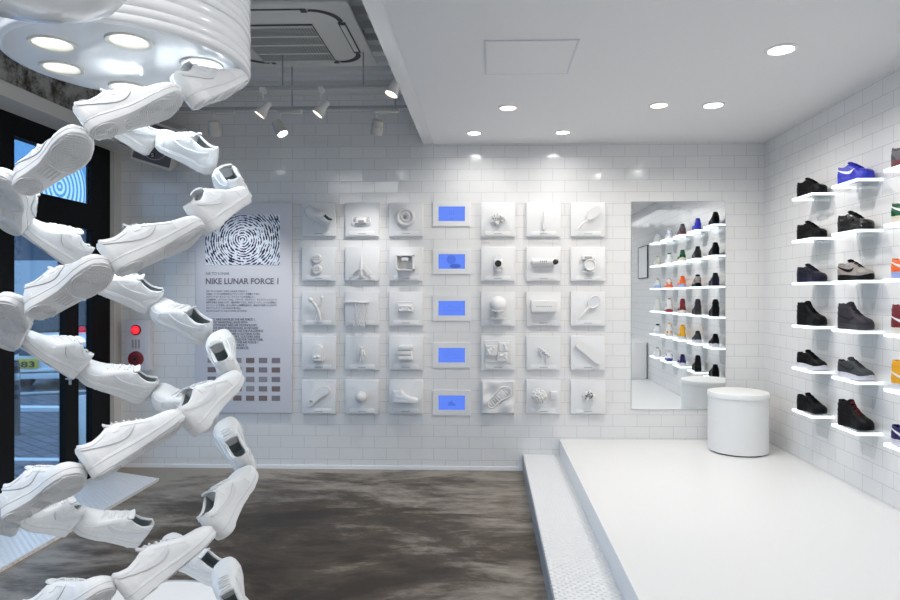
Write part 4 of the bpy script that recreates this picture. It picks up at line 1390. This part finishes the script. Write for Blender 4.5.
# ------------------------------------------------------------------ blue screens between the boards
sy_ = [(206.5, 221), (254, 269), (301, 315.5), (348, 362.5), (396, 409.5)]
SL = ['blue wall screen showing faint dots, topmost of its column', 'blue wall screen showing a ball and its shadow', 'blue wall screen with faint ripple, middle of its column', 'blue wall screen showing a faint shoe outline, fourth from top', 'blue wall screen with a small dark shoe, lowest of its column']
for i, (ya, yb) in enumerate(sy_):
    X = wall_x(451.7, 6.39); Z = wall_z((ya + yb) / 2, 6.39, X)
    o = root('wall_screen', (X, YB, Z), label=SL[i], cat='screen', group='blue screens between the boards')
    f = MB()
    for a in (((-.19, -.012, -.125), (.19, 0, -.073)), ((-.19, -.012, .073), (.19, 0, .125)), ((-.19, -.012, -.073), (-.133, 0, .073)), ((.133, -.012, -.073), (.19, 0, .073))): f.box(*a)
    f.build('frame', 'board_white', o, smooth=False)
    d_ = B((-.133, -.006, -.073), (.133, -.001, .073)).build('display', 'screen_blue', o, smooth=False)
    g = MB()
    if i == 0:
        for a in (-1, 0, 1):
            for c in (-1, 1): g.lathe([(.006, .0061), (.006, .0066)], 10, 'y', c=(a * .02, 0, c * .012 + .01))
        g.box((-.02, -.0066, -.052), (.02, -.0061, -.046))
        g.build('picture', 'screen_mid', d_)
    elif i == 1:
        MB().lathe([(.046, .0061), (.046, .0066)], 32, 'y', c=(-.005, 0, .02)).build('picture', 'screen_mid', d_)
        MB().prism([(.035 + .055 * math.cos(a), -.045 + .022 * math.sin(a)) for a in [2 * PI * k / 24 for k in range(24)]], -.0066, -.0061).build('picture', 'screen_dark', d_)
    elif i in (2, 3):
        g.tube([(-.09 + k * .012, -.006, .005 + .01 * math.sin(k * 1.3) + (.015 if 4 < k < 10 else 0)) for k in range(16)], .0025, 5)
        g.tube([(-.09 + k * .012, -.006, -.022 - (.008 if i == 3 else .0) * math.sin(k / 15 * PI)) for k in range(16)], .0022, 5)
        g.build('picture', 'screen_mid', d_)
    else:
        g.prism([(-.035, -.03), (-.035, .0), (-.015, .008), (.0, .022), (.012, .0), (.04, -.015), (.042, -.03)], -.0066, -.0061)
        g.build('picture', 'screen_mid', d_)

# ------------------------------------------------------------------ the street outside
tag(B((-40, -15, -.25), (XL - .1, 40, -.04)).build('street_ground', 'street_paving', smooth=False), kind='structure')
struct(B((-30, 6.75, -.04), (XL - .2, 6.87, -.035)), 'road_marking', 'road_white')
tag(bpy.data.objects['road_marking'], None, None, None, 'structure')
struct(B((-20, 9.6, -.04), (-4.5, 9.8, .02)), 'kerb', 'road_white')
struct(B((XL - .42, 4.9, -.04), (XL - .3, 6.2, .0)), 'door_ledge', 'road_white')
fb = root('street_building', (-16, 22, -.04), label='dark blue-grey building across the street seen through the shop door', cat='building')
B((-14, 0, 0), (14, 3, 4.2)).build('wall', 'facade_dark', fb)
for k in range(7):
    B((-12 + k * 3.6, -.05, 1.0), (-9.9 + k * 3.6, .02, 3.0)).build('window', 'facade_pale', fb)

van = root('street_van', (-8.25, 11.75, -.04), (0, 0, R(8)), label='white van with dark windscreen parked outside the shop door', cat='van')
Wv = .80
body = [(-Wv, 0)]
prof_ = [(0, .22), (0, .62), (.05, .86), (.45, 1.02), (1.05, 1.72), (1.3, 1.86), (3.2, 1.88), (3.3, .3), (3.25, .22)]
MB().prism(prof_, -Wv, Wv, 'x').build('body', 'car_white', van, smooth=False)
def on_slope(x0, x1, a, b_, off=.012):
    (ya, za), (yb, zb) = (.45, 1.02), (1.05, 1.72)
    P = lambda x, k, o_: (x, ya + (yb - ya) * k - o_ * .76, za + (zb - za) * k + o_ * .65)
    m_ = MB()
    i0 = [m_.pt(P(x0, a, off)), m_.pt(P(x1, a, off)), m_.pt(P(x1 * .94, b_, off)), m_.pt(P(x0 * .94, b_, off))]
    i1 = [m_.pt(P(x0, a, 0)), m_.pt(P(x1, a, 0)), m_.pt(P(x1 * .94, b_, 0)), m_.pt(P(x0 * .94, b_, 0))]
    m_.f += [tuple(i0)] + [(i0[k], i0[(k + 1) % 4], i1[(k + 1) % 4], i1[k]) for k in range(4)]
    return m_
on_slope(-.74, .74, .06, .92).build('windscreen', 'car_glass', van, smooth=False)
for sg in (-1, 1):
    MB().ball((sg * .62, .02, .74), .11, 16, (1, .4, .7)).build('headlight', 'facade_dark', van)
    MB().prism([(.55, 1.0), (1.15, 1.62), (2.9, 1.62), (2.9, 1.0)], sg * Wv, sg * (Wv + .012), 'x').build('side_window', 'car_glass', van)
    for yy in (.6, 2.6): MB().lathe([(.26, -.09), (.28, -.06), (.28, .06), (.26, .09)], 24, 'x', c=(sg * (Wv - .08), yy, .28)).build('wheel', 'tyre', van)
    MB().ball((sg * (Wv + .12), .55, 1.12), .09, 12, (.8, .5, 1.1)).build('wing_mirror', 'tyre', van)
B((-.78, -.05, .22), (.78, .03, .42), .02).build('bumper', 'car_white', van)
B((-.5, -.03, .66), (.5, .02, .80), .01).build('front_grille', 'facade_dark', van)
MB().tube([(-.6, .4, 1.03), (.0, .50, 1.12)], .012).tube([(.0, .4, 1.03), (.6, .50, 1.12)], .012).build('wiper', 'tyre', van)
npl = B((-.50, -.075, .42), (-.15, -.05, .60), .003).build('number_plate', 'plate_yellow', van)
text('83', .15, (-.44, -.078, .45), 'plate_ink', npl, 'plate_number', width=.25, bold=.004)
# railing and post by the kerb
o = root('street_railing', (-6.7, 8.3, -.04), (0, 0, R(20)), label='dark tubular street railing in front of the van', cat='railing')
for z in (.45, .75): MB().tube([(-2.2, 0, z), (2.2, 0, z)], .025).build('rail', 'grey_steel', o)
for x in (-2.1, 0, 2.1): MB().tube([(x, 0, 0), (x, 0, .8)], .035).build('post', 'dark_metal', o)
o = root('street_bollard', (-6.05, 8.0, -.04), label='dark round bollard standing on the paving outside the door', cat='bollard')
MB().lathe([(.07, 0), (.06, .02), (.055, .9), (.04, .95), (.01, .96)], 20).build('post', 'dark_metal', o)
MB().lathe([(.058, .70), (.060, .71), (.060, .78), (.058, .79)], 20, cap=False).build('band', 'grey_steel', o)
o = root('sandwich_board', (-4.2, 6.62, -.04), (0, 0, R(70)), label='white sandwich board standing outside by the narrow window', cat='sign')
for sg in (-1, 1): B((-.16, -.01, 0), (.16, .01, .75), .003).build('panel', 'white_paint', o, loc=(0, sg * .13, 0), rot=(R(sg * 9), 0, 0))
